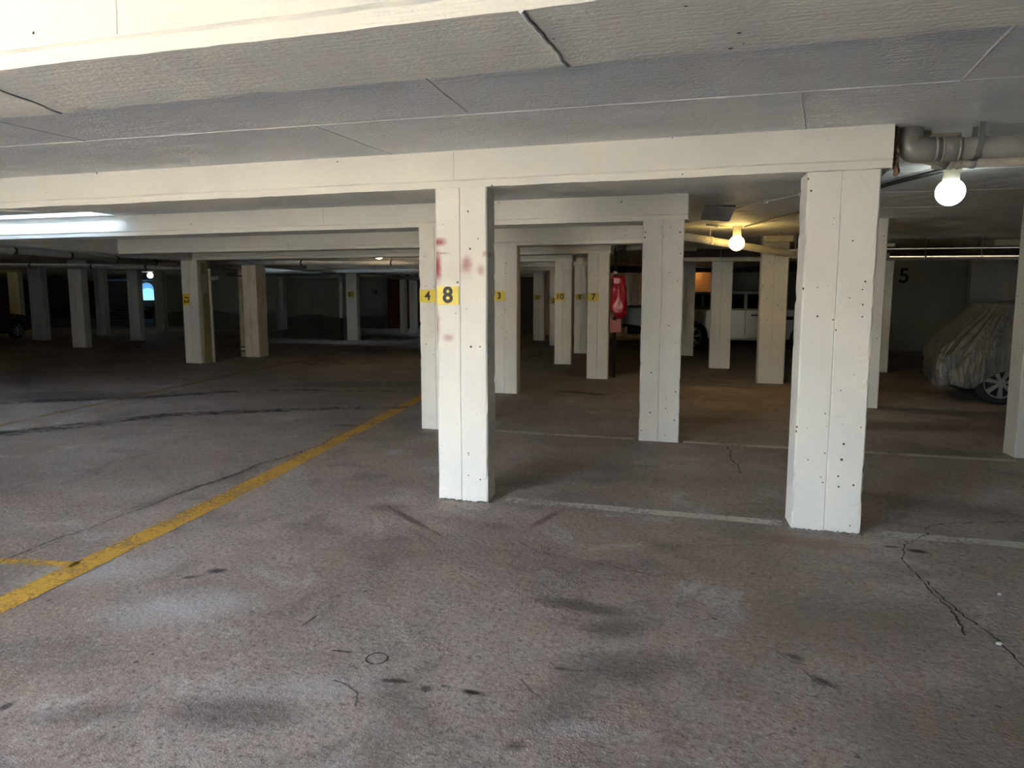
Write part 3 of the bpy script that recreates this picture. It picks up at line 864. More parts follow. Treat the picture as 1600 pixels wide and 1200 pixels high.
crack([(0.24, 3.11), (0.29, 3.03), (0.35, 3.02)], 0.014, 'crack_pale', seed=14, wob=0.01)  # dark outline put in for the shade of a footprint dent
crack([(0.33, 2.98), (0.38, 2.87), (0.46, 2.86)], 0.016, 'crack_pale', seed=15, wob=0.01)  # second footprint dent, its shade drawn as a dark strip
crack([(-2.31, 4.58), (-1.69, 4.08)], 0.022, 'crack_pale', seed=16, wob=0.0)
crack([(-0.66, 2.74), (-0.6, 2.70), (-0.52, 2.71)], 0.013, 'crack_pale', seed=18, wob=0.015)
rng = [(-1.355 + 0.045 * math.cos(t), 2.565 + 0.045 * math.sin(t)) for t in [2 * math.pi * k / 24 for k in range(25)]]
crack(rng, 0.010, seed=17, wob=0.0)
def chip(x, y, sx, sy, label):
    b = nbm()
    r = bmesh.ops.create_icosphere(b, subdivisions=2, radius=1.0)
    for q in r['verts']:
        q.co *= 1 + 0.35 * noise.noise(q.co * 1.7 + Vector((x, y, 0)))
        q.co = Vector((q.co.x * sx, q.co.y * sy, max(0.0, (q.co.z + 0.5) * 0.008)))
    tag(obj('paint_chip', b, M['panel'], None, (x, y, 0.001)), label, 'chip')
chip(1.165, 3.45, 0.013, 0.007, 'white flake lying on the crack at lower right')
chip(1.35, 4.05, 0.009, 0.006, 'white flake lying right of the crack below the far bay line')

# ------------------------------------------------------------------ lamps
def globe_lamp(loc, r, mat, label, drop=0.10, squash=1.0):
    t = tag(empty('globe_lamp', loc), label, 'lamp', 'bare globe lamps under the slab')
    zc = -drop - r * 0.9 * squash
    b = nbm(); bmesh.ops.create_uvsphere(b, u_segments=24, v_segments=16, radius=r)
    for q in b.verts: q.co.z = q.co.z * squash + zc
    obj('bulb', b, mat, t, smooth=True)
    obj('holder', tube(nbm(), [(0, 0, 0), (0, 0, -0.03), (0, 0, -0.035), (0, 0, -drop)], [0.07, 0.07, 0.055, 0.06], 18), M['cream_box'], t)
    obj('rose', tube(nbm(), [(0, 0, 0), (0, 0, -0.015)], [0.09, 0.085], 18), M['panel'], t)
    return t
LAMP_W = glow_mat('cool_white_globe', (0.90, 1.0, 0.97), 2.2)
LAMP_D = glow_mat('warm_white_dome', (1.0, 0.76, 0.46), 6.0)
LAMP_Y = glow_mat('warm_yellow_globe', (1.0, 0.68, 0.22), 8.0)
LAMP_O = glow_mat('orange_globe', (1.0, 0.50, 0.12), 5.0)
LAMP_G = glow_mat('yellow_green_globe', (1.0, 0.80, 0.25), 2.0)
globe_lamp((1.62, 6.55, ZS), 0.105, LAMP_W, 'bright cool white globe lamp below the grey pipes at upper right')
globe_lamp((0.058, 11.1, ZS), 0.108, LAMP_Y, 'warm yellow globe lamp by the sloping pipe', drop=0.15)
globe_lamp((-7.28, 14.3, ZS), 0.09, LAMP_D, 'small white dome lamp among the middle beams', squash=0.7)
globe_lamp((-1.46, 26.7, ZS), 0.10, LAMP_O, 'orange lamp glowing on the tan back wall behind the pickups')
globe_lamp((-23.9, 25.6, ZS), 0.12, LAMP_W, 'small white lamp glowing above the arched blue window', drop=0.03)
globe_lamp((-29.0, 22.3, ZS), 0.10, LAMP_G, 'yellow lamp at the left edge lighting the far left column')
globe_lamp((-19.0, 11.0, ZS), 0.08, LAMP_O, 'orange lamp beyond the left edge lighting the slab')

# ------------------------------------------------------------------ pipes
# big waste pipe at upper right
t = tag(empty('waste_pipe', (0.95, 4.98, 2.37)), 'thick grey waste pipe with an elbow at the end of the beam', 'pipe')
def rel(o, pts): return [tuple(Vector(p) - o.location) for p in pts]
tube_obj('elbow', rel(t, [(1.0, 5.02, 2.495), (1.0, 5.0, 2.365), (1.17, 5.0, 2.365)]), 0.074, M['pipe_grey'], t, 20, 0.12)
tube_obj('socket', rel(t, [(1.13, 5.0, 2.365), (1.27, 5.0, 2.365)]), 0.072, M['pipe_grey'], t, 20)
tube_obj('run', rel(t, [(1.27, 5.0, 2.365), (8.9, 5.02, 2.34)]), 0.064, M['pipe_grey'], t, 20)
for x in (1.14, 1.175, 1.26): collar('socket_ring', tuple(Vector((x, 5.0, 2.365)) - t.location), (1, 0, 0), 0.077, 0.014, M['pipe_grey'], t, 20)
bm = nbm()
for k in range(9):
    a = -math.pi * 0.5 + math.pi * (k / 8 - 0.5)
pts = [(1.365, 5.0 - 0.07, 2.5), (1.36, 5.0 - 0.072, 2.37), (1.35, 5.0 - 0.05, 2.305), (1.35, 5.0, 2.29), (1.35, 5.05, 2.305), (1.36, 5.073, 2.37), (1.365, 5.07, 2.5)]
prev = None
for p in pts:
    a = bm.verts.new(Vector(p) - t.location + Vector((-0.016, 0, 0))); b = bm.verts.new(Vector(p) - t.location + Vector((0.016, 0, 0)))
    if prev: bm.faces.new((prev[0], prev[1], b, a))
    prev = (a, b)
bmesh.ops.solidify(bm, geom=bm.faces[:], thickness=0.003)
obj('hanger_strap', bm, M['metal'], t)
tube_obj('stub', rel(t, [(1.10, 5.13, 2.495), (1.10, 5.13, 2.44), (1.30, 5.13, 2.44)]), 0.045, M['pipe_cream'], t, 16, 0.05)
t = tag(empty('waste_pipe', (1.1, 5.35, 2.33)), 'slimmer cream pipe running just below the thick grey pipe', 'pipe')
tube_obj('run', rel(t, [(1.20, 5.3, 2.335), (8.9, 5.32, 2.31)]), 0.038, M['pipe_cream'], t, 16)
tube_obj('branch', rel(t, [(1.28, 5.3, 2.335), (1.12, 5.26, 2.38)]), 0.042, M['pipe_cream'], t, 16)
for x in (1.30, 1.345): collar('socket_ring', tuple(Vector((x, 5.3, 2.334)) - t.location), (1, 0, 0), 0.044, 0.02, M['pipe_cream'], t)
collar('strap', tuple(Vector((1.42, 5.3, 2.334)) - t.location), (1, 0, 0), 0.043, 0.03, M['metal'], t)
# crumbling foam beside the beam end
bm = nbm()
for k in range(7):
    r = bmesh.ops.create_icosphere(bm, subdivisions=2, radius=0.035)
    c = Vector((0.912 + 0.002 * k, 4.92 + 0.01 * (k % 3), 2.46 - 0.036 * k))
    for q in r['verts']: q.co = Vector((q.co.x * 0.5, q.co.y * 0.8, q.co.z)) * (1 + 0.5 * noise.noise(q.co * 40 + c * 9)) + c
tag(obj('foam_filler', bm, M['foam']), 'crumbling brown foam filler at the end of the beam beside the elbow', 'foam')
# conduits along the slab, past the lamps
def conduit(pts, r, mat, label, clips=()):
    o = tag(empty('conduit', pts[0]), label, 'conduit')
    tube_obj('run', rel(o, pts), r, M[mat], o, 8)
    for c in clips: obj('clip', box(nbm(), *[x for p in zip(Vector(c) - o.location - Vector((0.02, 0.02, 0.02)), Vector(c) - o.location + Vector((0.02, 0.02, 0.02))) for x in p], bev=0.003), M['panel'], o)
    return o
conduit([(1.6, 6.35, 2.479), (1.29, 7.2, 2.479), (0.80, 9.25, 2.479), (0.16, 11.05, 2.479)], 0.012, 'cable', 'dark cable along the slab joining the white lamp to the yellow lamp')
conduit([(1.68, 6.45, 2.481), (1.33, 7.3, 2.481), (1.0, 8.6, 2.481)], 0.009, 'cable', 'second thin cable beside the dark slab cable')
conduit([(0.62, 7.75, 2.482), (0.1, 8.55, 2.482), (-0.3, 9.6, 2.482)], 0.008, 'pipe_white', 'thin white conduit with clips on the slab left of the big right column', clips=[(0.62, 7.75, 2.476), (0.32, 8.2, 2.476)])
conduit([(-0.35, 10.6, 2.479), (-0.05, 11.05, 2.479)], 0.014, 'pipe_cream', 'short cream conduit left of the yellow lamp', clips=[(-0.22, 10.8, 2.476)])
# sloping pipe by the yellow lamp and the long pipes behind
t = tag(empty('sloping_pipe', (-0.57, 10.9, 2.3)), 'cream pipe sloping past the yellow lamp', 'pipe')
tube_obj('run', rel(t, [(-0.75, 10.85, 2.36), (1.12, 12.9, 2.15), (2.4, 12.95, 2.12)]), 0.058, M['pipe_cream'], t, 16, 0.12)
for p, ax in (((-0.32, 11.32, 2.312), (1.87, 2.05, -0.2)), ((0.98, 12.75, 2.166), (1.87, 2.05, -0.2)), ((1.35, 12.92, 2.147), (1, 0, 0)), ((1.43, 12.92, 2.147), (1, 0, 0))):
    collar('clamp', tuple(Vector(p) - t.location), ax, 0.068, 0.035, M['pipe_cream'], t)
    tube_obj('hanger', rel(t, [Vector(p) + Vector((0, 0, 0.05)), (p[0], p[1], 2.5)]), 0.006, M['metal'], t, 6)
t = tag(empty('long_pipe', (-0.9, 14.2, 2.26)), 'cream pipe running across behind the tan lit column and above the covered car', 'pipe')
tube_obj('run', rel(t, [(-0.95, 14.2, 2.18), (8.9, 14.2, 2.10)]), 0.042, M['pipe_cream'], t, 14)
for x in (-0.2, 1.4, 3.2, 4.05, 5.6):
    z = 2.18 - 0.08 * (x + 0.95) / 9.85
    collar('clamp', tuple(Vector((x, 14.2, z)) - t.location), (1, 0, 0), 0.047, 0.03, M['metal'], t)
    tube_obj('hanger', rel(t, [(x, 14.2, z + 0.03), (x, 14.2, 2.5)]), 0.005, M['metal'], t, 6)
t = tag(empty('long_pipe', (-0.9, 14.5, 2.4)), 'thick dark pipe running above the cream pipe over the covered car', 'pipe')
tube_obj('run', rel(t, [(-0.95, 14.5, 2.30), (8.9, 14.5, 2.24)]), 0.085, M['pipe_dark'], t, 14)
for x in (0.8, 3.0, 5.2):
    collar('clamp', tuple(Vector((x, 14.5, 2.30 - 0.06 * (x + 0.95) / 9.85)) - t.location), (1, 0, 0), 0.075, 0.035, M['metal'], t)
t = tag(empty('long_pipe', (-2.0, 19.6, 2.3)), 'black pipe crossing in front of the silver pickup roof', 'pipe')
tube_obj('run', rel(t, [(-3.4, 19.6, 2.20), (2.4, 19.6, 2.18)]), 0.09, M['pipe_dark'], t, 12)
for x in (-2.2, 0.4, 2.2): tube_obj('hanger', rel(t, [(x, 19.6, 2.34), (x, 19.6, 2.5)]), 0.01, M['metal'], t, 6)
# hose reel feed right of column 7
t = tag(empty('feed_pipe', (-1.97, 13.2, 0)), 'dark feed pipe with a valve beside the column numbered 7', 'pipe')
tube_obj('riser', rel(t, [(-2.02, 13.3, 0.0), (-2.02, 13.3, 2.36)]), 0.028, M['pipe_dark'], t, 12)
tube_obj('run', rel(t, [(-2.02, 13.3, 2.34), (-1.6, 13.3, 2.36), (-0.6, 13.3, 2.33)]), 0.05, M['pipe_grey'], t, 14, 0.1)
collar('valve', rel(t, [(-1.9, 13.3, 2.345)])[0], (1, 0, 0), 0.085, 0.14, M['pipe_dark'], t)
collar('valve_wheel', rel(t, [(-1.88, 13.2, 2.26)])[0], (0, 1, 0), 0.06, 0.02, M['pipe_dark'], t)
collar('coupling', rel(t, [(-2.02, 13.3, 1.92)])[0], (0, 0, 1), 0.04, 0.06, M['metal'], t)
# red hose bag: a slumped vinyl cover
bm = nbm()
n, mz = 28, 26
rows = []
for i in range(mz + 1):
    f = i / mz; z = 0.0 + 0.76 * f
    wv = 0.145 * (0.72 + 0.28 * math.sin(math.pi * min(1, f * 1.25)) ** 0.5) if f < 0.93 else 0.145 * (1 - (f - 0.93) * 7)
    wv = max(wv, 0.05)
    if f < 0.12: wv *= 0.55 + 0.45 * f / 0.12
    row = []
    for k in range(n):
        a = 2 * math.pi * k / n
        x = math.copysign(abs(math.cos(a)) ** 0.6, math.cos(a)) * wv; y = math.copysign(abs(math.sin(a)) ** 0.6, math.sin(a)) * wv * 0.75
        p = Vector((x, y, z))
        q = 1 + 0.16 * noise.noise(Vector((math.cos(a) * 2.2, math.sin(a) * 2.2, z * 3.5)))
        row.append(bm.verts.new((x * q + 0.03 * math.sin(f * 3) + (0.035 if f < 0.15 else 0), y * q, z)))
    rows.append(row)
for a, b in zip(rows, rows[1:]):
    for k in range(n): bm.faces.new((a[k], a[(k + 1) % n], b[(k + 1) % n], b[k]))
bm.faces.new(rows[0]); bm.faces.new(rows[-1])
hb = tag(empty('hose_bag', (-1.945, 13.08, 1.09)), 'shiny red vinyl fire hose cover hanging beside the column numbered 7', 'hose cover')
obj('cover', bm, M['red'], hb, smooth=True)
tube_obj('nozzle', [(-0.06, -0.13, -0.02), (-0.06, -0.12, 0.12)], 0.014, M['chrome'], hb, 10)
tube_obj('hook', [(0.0, 0, 0.74), (0.0, 0, 0.84), (-0.08, 0.2, 0.86)], 0.012, M['pipe_dark'], hb, 8)
hbx = tag(empty('hose_box', (-1.965, 13.08, 0.84)), 'faded pinkish red box under the red hose cover', 'box')
box_obj('body', (-0.105, 0.105, -0.09, 0.05, 0.0, 0.22), M['pinkbox'], hbx, 0.006)
box_obj('lid', (-0.11, 0.11, -0.098, -0.088, 0.18, 0.225), M['pinkbox'], hbx, 0.003)
# left bay pipes
t = tag(empty('hanging_pipe', (-10.6, 8.2, 2.2)), 'grey pipe hung below the skewed girder running to the column numbered 12', 'pipe')
tube_obj('run', rel(t, [(-10.45, 6.8, 2.21), (-11.72, 13.32, 2.19)]), 0.055, M['pipe_grey'], t, 12)
for k in range(5):
    f = 0.12 + 0.19 * k
    p = Vector((-10.45, 6.8, 2.21)).lerp(Vector((-11.72, 13.32, 2.19)), f)
    collar('clamp', tuple(p - t.location), (-1.27, 6.5, 0), 0.064, 0.05, M['pipe_dark'], t)
t = tag(empty('hanging_pipe', (-17.4, 13.75, 2.3)), 'grey pipe crossing the dark left bay behind the hung pipe', 'pipe')
tube_obj('run', rel(t, [(-22, 13.85, 2.36), (-11.95, 13.85, 2.13)]), 0.06, M['pipe_grey'], t, 12)
for x in (-20, -16.5, -14.6, -13):
    z = 2.36 - 0.23 * (x + 22) / 10.05
    collar('clamp', tuple(Vector((x, 13.85, z)) - t.location), (1, 0, 0), 0.068, 0.05, M['pipe_dark'], t)
    tube_obj('hanger', rel(t, [(x, 13.85, z), (x, 13.85, 2.5)]), 0.01, M['metal'], t, 6)
t = tag(empty('hanging_pipe', (-11.6, 14.9, 2.2)), 'white pipe running right from the column numbered 12 under the beams', 'pipe')
tube_obj('run', rel(t, [(-12.1, 14.95, 2.29), (-5.2, 14.95, 2.20)]), 0.055, M['pipe_white'], t, 12)
for x in (-9.6, -7.3):
    collar('clamp', tuple(Vector((x, 14.95, 2.29 - 0.09 * (x + 12.1) / 6.9)) - t.location), (1, 0, 0), 0.062, 0.035, M['pipe_dark'], t)
    tube_obj('hanger', rel(t, [(x, 14.95, 2.25), (x, 14.95, 2.5)]), 0.01, M['pipe_dark'], t, 6)
# drain stack beside the stained column
t = tag(empty('drain_stack', (-11.57, 15.3, 0)), 'cream drain pipe with dark bands standing left of the stained column', 'pipe')
tube_obj('stack', [(0, 0, 0.0), (0, 0, 2.12)], 0.068, M['pipe_warm'], t, 16)
tube_obj('bend', [(0, 0.0, 2.05), (0, 0, 2.2), (-0.45, -0.02, 2.22)], 0.06, M['pipe_grey'], t, 14, 0.14)
for z in (0.14, 0.24, 1.98): collar('band', (0, 0, z), (0, 0, 1), 0.072, 0.028, M['black'], t)
for z in (0.19, 1.93): collar('socket', (0, 0, z), (0, 0, 1), 0.078, 0.07, M['pipe_white'], t)
# mouldy chase with a white pipe against the right side of column 12
t = tag(empty('pipe_chase', (-11.26, 13.5, 0)), 'mouldy stained board and white strip on the right side of the column numbered 12', 'pipe chase')
box_obj('board', (0.005, 0.03, 0.02, 0.24, 0.0, 2.23), M['mould'], t, 0.004)
tube_obj('white_pipe', [(0.05, 0.27, 0.0), (0.05, 0.27, 0.3), (0.04, 0.28, 0.32), (0.03, 0.28, 2.1)], 0.03, M['pipe_white'], t, 10)
tube_obj('branch', [(0.04, 0.28, 1.88), (0.24, 0.28, 1.89)], 0.04, M['pipe_white'], t, 12)
box_obj('plaster_patch', (0.03, 0.04, 0.04, 0.2, 1.55, 2.0), M['wall'], t, 0.004)
# far white pipe beside the far column
t = tag(empty('far_pipe', (-12.55, 21.8, 0)), 'white pipe dropping beside the far column with the small yellow sign', 'pipe')
tube_obj('drop', [(0, 0, 0.75), (0, 0, 2.0), (-0.02, 0, 2.05)], 0.06, M['pipe_white'], t, 12)
tube_obj('arm', [(0, 0, 1.95), (0, 0, 2.14), (-4.6, 0.2, 2.24)], 0.065, M['pipe_white'], t, 12, 0.14)
tube_obj('foot', [(0.02, 0, 0), (0.0, 0, 0.78)], 0.05, M['pipe_dark'], t, 12)
collar('socket', (0, 0, 1.7), (0, 0, 1), 0.075, 0.1, M['pipe_white'], t)
t = tag(empty('far_pipe', (-11.4, 22.1, 2.15)), 'cream pipe running away right of the far column with the small yellow sign', 'pipe')
tube_obj('run', [(-0.5, -0.1, 0.02), (-0.2, 0, 0.02), (0.2, 6.0, -0.03)], 0.07, M['pipe_cream'], t, 12, 0.1)

# hanging sheet, boxes under the slab
t = tag(empty('loose_ceiling_panel', (-0.18, 8.7, 2.5)), 'tilted white sheet hanging from a dark hole in the slab', 'panel')
p = box_obj('sheet', (-0.16, 0.17, -0.17, 0.17, -0.006, 0.006), M['panel'], t, 0.002)
p.location = (0, 0, -0.075); p.rotation_euler = (R(-20), R(4), R(10))
box_obj('recess_shade_plate', (-0.10, 0.2, -0.1, 0.22, -0.012, -0.001), M['joint'], t)  # dark plate put in for the shade inside the hole
t = tag(empty('junction_box', (0.72, 12.75, 2.5)), 'cream box fixed under the slab right of the yellow lamp', 'box')
box_obj('body', (-0.2, 0.22, -0.08, 0.08, -0.13, -0.03), M['cream_box'], t, 0.006)
box_obj('end_cap', (-0.24, -0.19, -0.07, 0.07, -0.12, -0.04), M['cream_box'], t, 0.004)
box_obj('bracket', (-0.02, 0.02, -0.09, 0.09, -0.035, 0.0), M['metal'], t)
t = tag(empty('ceiling_box', (4.95, 15.2, 2.5)), 'pale boxed casing under the slab at the right edge', 'casing')
box_obj('body', (-0.45, 1.2, -0.1, 0.3, -0.15, 0.0), M['cream_box'], t, 0.008)
box_obj('end_cap', (-0.62, -0.45, -0.05, 0.25, -0.12, 0.0), M['plinth'], t, 0.004)

# ------------------------------------------------------------------ vehicles
def wheel(parent, x, y, r, side, spokes=7, rimr=None, width=0.2):
    """wheel lying in the XZ plane; side = -1 shows its face towards -Y"""
    rimr = rimr or r * 0.74
    prof = [(rimr * 0.97, -width / 2 + 0.012), (rimr, -width / 2), (r * 0.93, -width / 2 + 0.004), (r, -width / 2 + 0.035), (r, width / 2 - 0.035), (r * 0.93, width / 2 - 0.004), (rimr, width / 2), (rimr * 0.97, width / 2 - 0.012)]
    n = 32
    bm = nbm(); rows = []
    for k in range(n):
        a = 2 * math.pi * k / n
        rows.append([bm.verts.new((q * math.cos(a), s, q * math.sin(a))) for q, s in prof])
    for k in range(n):
        a, b = rows[k], rows[(k + 1) % n]
        for i in range(len(prof) - 1):
            f = bm.faces.new((a[i], a[i + 1], b[i + 1], b[i])); f.smooth = True
    w_ = obj('wheel', bm, M['black'], parent, (x, y, r))
    # rim barrel and back disc
    bm = nbm()
    ys = side * (width / 2 - 0.012)
    tube(bm, [(0, side * 0.0, 0), (0, side * 0.01, 0)], rimr * 0.97, 28)
    obj('hub_disc', bm, M['black'], w_)
    bm = nbm(); rows = []
    for k in range(36):
        a = 2 * math.pi * k / 36
        rows.append([bm.verts.new((q * math.cos(a), s, q * math.sin(a))) for q, s in ((rimr * 0.97, ys), (rimr * 0.90, ys), (rimr * 0.86, ys - side * 0.05), (rimr * 0.97, ys - side * 0.06))])
    for k in range(36):
        a, b = rows[k], rows[(k + 1) % 36]
        for i in range(4): bm.faces.new((a[i], a[(i + 1) % 4], b[(i + 1) % 4], b[i]))
    obj('rim', bm, M['alloy'], w_)
    for k in range(spokes):
        a = 2 * math.pi * k / spokes + 0.2
        bm = nbm()
        ca, sa = math.cos(a), math.sin(a)
        def pt(q, w2, yy): return bm.verts.new((q * ca - w2 * sa, yy, q * sa + w2 * ca))
        y1 = ys - side * 0.004; y2 = ys - side * 0.03
        A = [pt(rimr * 0.14, -0.02, y1), pt(rimr * 0.14, 0.02, y1), pt(rimr * 0.9, rimr * 0.15, y1), pt(rimr * 0.9, -rimr * 0.15, y1)]
        B = [pt(rimr * 0.14, -0.02, y2), pt(rimr * 0.14, 0.02, y2), pt(rimr * 0.9, rimr * 0.15, y2), pt(rimr * 0.9, -rimr * 0.15, y2)]
        bm.faces.new(A); bm.faces.new(B)
        for i in range(4): bm.faces.new((A[i], A[(i + 1) % 4], B[(i + 1) % 4], B[i]))
        obj('spoke', bm, M['alloy'], w_)
    bm = nbm(); tube(bm, [(0, ys - side * 0.04, 0), (0, ys + side * 0.002, 0)], [rimr * 0.2, rimr * 0.17], 18)
    obj('hub_cap', bm, M['alloy'], w_)
    return w_

def extrude_profile(name, prof, y0, y1, mat, parent, bev=0.03, taper=0.0, ztaper=None):
    bm = nbm()
    a = [bm.verts.new((x, y0, z)) for x, z in prof]
    b = [bm.verts.new((x, y1, z)) for x, z in prof]
    bm.faces.new(a); bm.faces.new(list(reversed(b)))
    n = len(prof)
    for i in range(n): bm.faces.new((a[i], b[i], b[(i + 1) % n], a[(i + 1) % n]))
    bmesh.ops.recalc_face_normals(bm, faces=bm.faces)
    if bev:
        es = [e for e in bm.edges if abs(e.verts[0].co.y - e.verts[1].co.y) < 1e-5]
        bmesh.ops.bevel(bm, geom=es, offset=bev, segments=3, affect='EDGES', profile=0.6)
    return obj(name, bm, mat, parent)

def arch(cx, r, zc, z0):
    """arch cut-out points from right to left over a wheel"""
    a0 = math.asin(max(-1, min(1, (z0 - zc) / r)))
    return [(cx + r * math.cos(a0 + (math.pi - 2 * a0) * k / 12), zc + r * math.sin(a0 + (math.pi - 2 * a0) * k / 12)) for k in range(13)]

def quad_panel(name, pts, mat, parent, thick=0.012):
    bm = nbm()
    f = bm.faces.new([bm.verts.new(p) for p in pts])
    bmesh.ops.solidify(bm, geom=[f], thickness=thick)
    return obj(name, bm, mat, parent)

def pickup(loc, rz, paint, label, cat='pickup'):
    t = tag(empty('pickup_truck', loc, rz), label, cat)
    Wd = 0.88
    WB, wr = 3.0, 0.37
    prof = [(-1.12, 0.60), (-1.14, 1.10), (-1.12, 1.14), (0.62, 1.13), (2.28, 1.13), (2.5, 1.14), (3.35, 1.05), (3.72, 0.96), (3.84, 0.80), (3.86, 0.46), (3.74, 0.36)]
    prof += arch(WB, 0.46, wr, 0.34) + arch(0.0, 0.46, wr, 0.34)[:12] + [(-0.55, 0.52)]
    extrude_profile('body', prof, -Wd, Wd, paint, t, 0.035)
    box_obj('underbody', (-0.95, 3.6, -Wd + 0.13, Wd - 0.13, 0.26, 0.80), M['black'], t, 0.02)
    # cab
    def cab(x0, x1, x2, x3, z0, z1, w0, w1, mat, name):
        bm = nbm()
        lo = [bm.verts.new(p) for p in ((x0, -w0, z0), (x1, -w0, z0), (x1, w0, z0), (x0, w0, z0))]
        hi = [bm.verts.new(p) for p in ((x2, -w1, z1), (x3, -w1, z1), (x3, w1, z1), (x2, w1, z1))]
        bm.faces.new(lo); bm.faces.new(hi)
        for i in range(4): bm.faces.new((lo[i], lo[(i + 1) % 4], hi[(i + 1) % 4], hi[i]))
        bmesh.ops.recalc_face_normals(bm, faces=bm.faces)
        bmesh.ops.bevel(bm, geom=bm.edges[:], offset=0.05, segments=3, affect='EDGES', profile=0.5)
        return obj(name, bm, mat, t)
    cab(0.62, 2.50, 0.78, 1.75, 1.10, 1.62, 0.85, 0.68, paint, 'cab')
    def side_pt(x, z, s): # point on the sloped cab side
        f = (z - 1.10) / 0.52
        return (x, s * (0.85 + (0.68 - 0.85) * f + 0.008), z)
    for s in (-1, 1):
        quad_panel('window', [side_pt(0.76, 1.155, s), side_pt(1.36, 1.155, s), side_pt(1.36, 1.545, s), side_pt(0.88, 1.545, s)], M['glass'], t)
        quad_panel('window', [side_pt(1.44, 1.155, s), side_pt(2.22, 1.155, s), side_pt(1.70, 1.545, s), side_pt(1.44, 1.545, s)], M['glass'], t)
        for x in (0.66, 1.40, 2.30):
            box_obj('door_seam', (x - 0.006, x + 0.006, s * Wd - 0.003, s * Wd + 0.003, 0.42, 1.11), M['black'], t)
        for x in (0.82, 1.55):
            box_obj('door_handle', (x, x + 0.2, s * (Wd + 0.02) - 0.02, s * (Wd + 0.02) + 0.02, 0.96, 0.995), M['black'], t, 0.008)
        box_obj('belt_trim', (0.64, 2.4, s * Wd - 0.006, s * Wd + 0.006, 1.115, 1.135), M['black'], t, 0.003)
        box_obj('body_crease', (-0.95, 3.3, s * Wd - 0.004, s * Wd + 0.004, 0.735, 0.75), paint, t, 0.003)
        box_obj('side_step', (0.55, 2.45, s * (Wd + 0.03) - 0.07, s * (Wd + 0.03) + 0.07, 0.30, 0.36), M['chrome'], t, 0.015)
        box_obj('bed_rail', (-1.12, 0.62, s * (Wd - 0.04) - 0.045, s * (Wd - 0.04) + 0.045, 1.135, 1.165), M['black'], t, 0.01)
        box_obj('fender_vent', (2.42, 2.62, s * Wd - 0.006, s * Wd + 0.008, 0.86, 0.95), M['black'], t, 0.004)
        box_obj('mirror', (2.05, 2.2, s * (Wd + 0.11) - 0.09, s * (Wd + 0.11) + 0.09, 1.14, 1.32), paint, t, 0.03, 2)
        box_obj('tail_lamp', (-1.16, -1.08, s * (Wd - 0.06) - 0.075, s * (Wd - 0.06) + 0.075, 0.78, 1.08), M['redlens'], t, 0.012)
        box_obj('head_lamp', (3.58, 3.86, s * (Wd - 0.14) - 0.13, s * (Wd - 0.14) + 0.13, 0.78, 0.93), M['clearlens'], t, 0.02)
        # flare lips around the arches
        for cx in (0.0, WB):
            tube_obj('arch_lip', [(x, s * Wd, z) for x, z in arch(cx, 0.455, wr, 0.36)], 0.016, paint, t, 8)
            wheel(t, cx, s * (Wd - 0.12), wr, s, 6)
    quad_panel('windscreen', [(2.42, -0.72, 1.16), (2.42, 0.72, 1.16), (1.84, 0.60, 1.575), (1.84, -0.60, 1.575)], M['glass'], t)
    quad_panel('rear_window', [(0.625, -0.7, 1.2), (0.625, 0.7, 1.2), (0.745, 0.6, 1.54), (0.745, -0.6, 1.54)], M['glass'], t)
    box_obj('rear_bumper', (-1.32, -1.08, -Wd + 0.02, Wd - 0.02, 0.46, 0.66), M['black'], t, 0.03, 2)
    box_obj('front_bumper', (3.74, 3.94, -Wd + 0.03, Wd - 0.03, 0.36, 0.62), M['black'], t, 0.04, 2)
    box_obj('grille', (3.82, 3.875, -0.5, 0.5, 0.66, 0.92), M['black'], t, 0.012)
    box_obj('bed_floor', (-1.08, 0.58, -Wd + 0.09, Wd - 0.09, 1.136, 1.150), M['black'], t)
    return t
pickup((-1.0, 21.48, 0), 0, M['silver'], 'silver double cab pickup parked side on behind the tan lit column')
pickup((-2.25, 24.45, 0), R(1), M['greycar'], 'grey pickup mostly hidden behind the silver one, its tail showing beside the red hose cover')

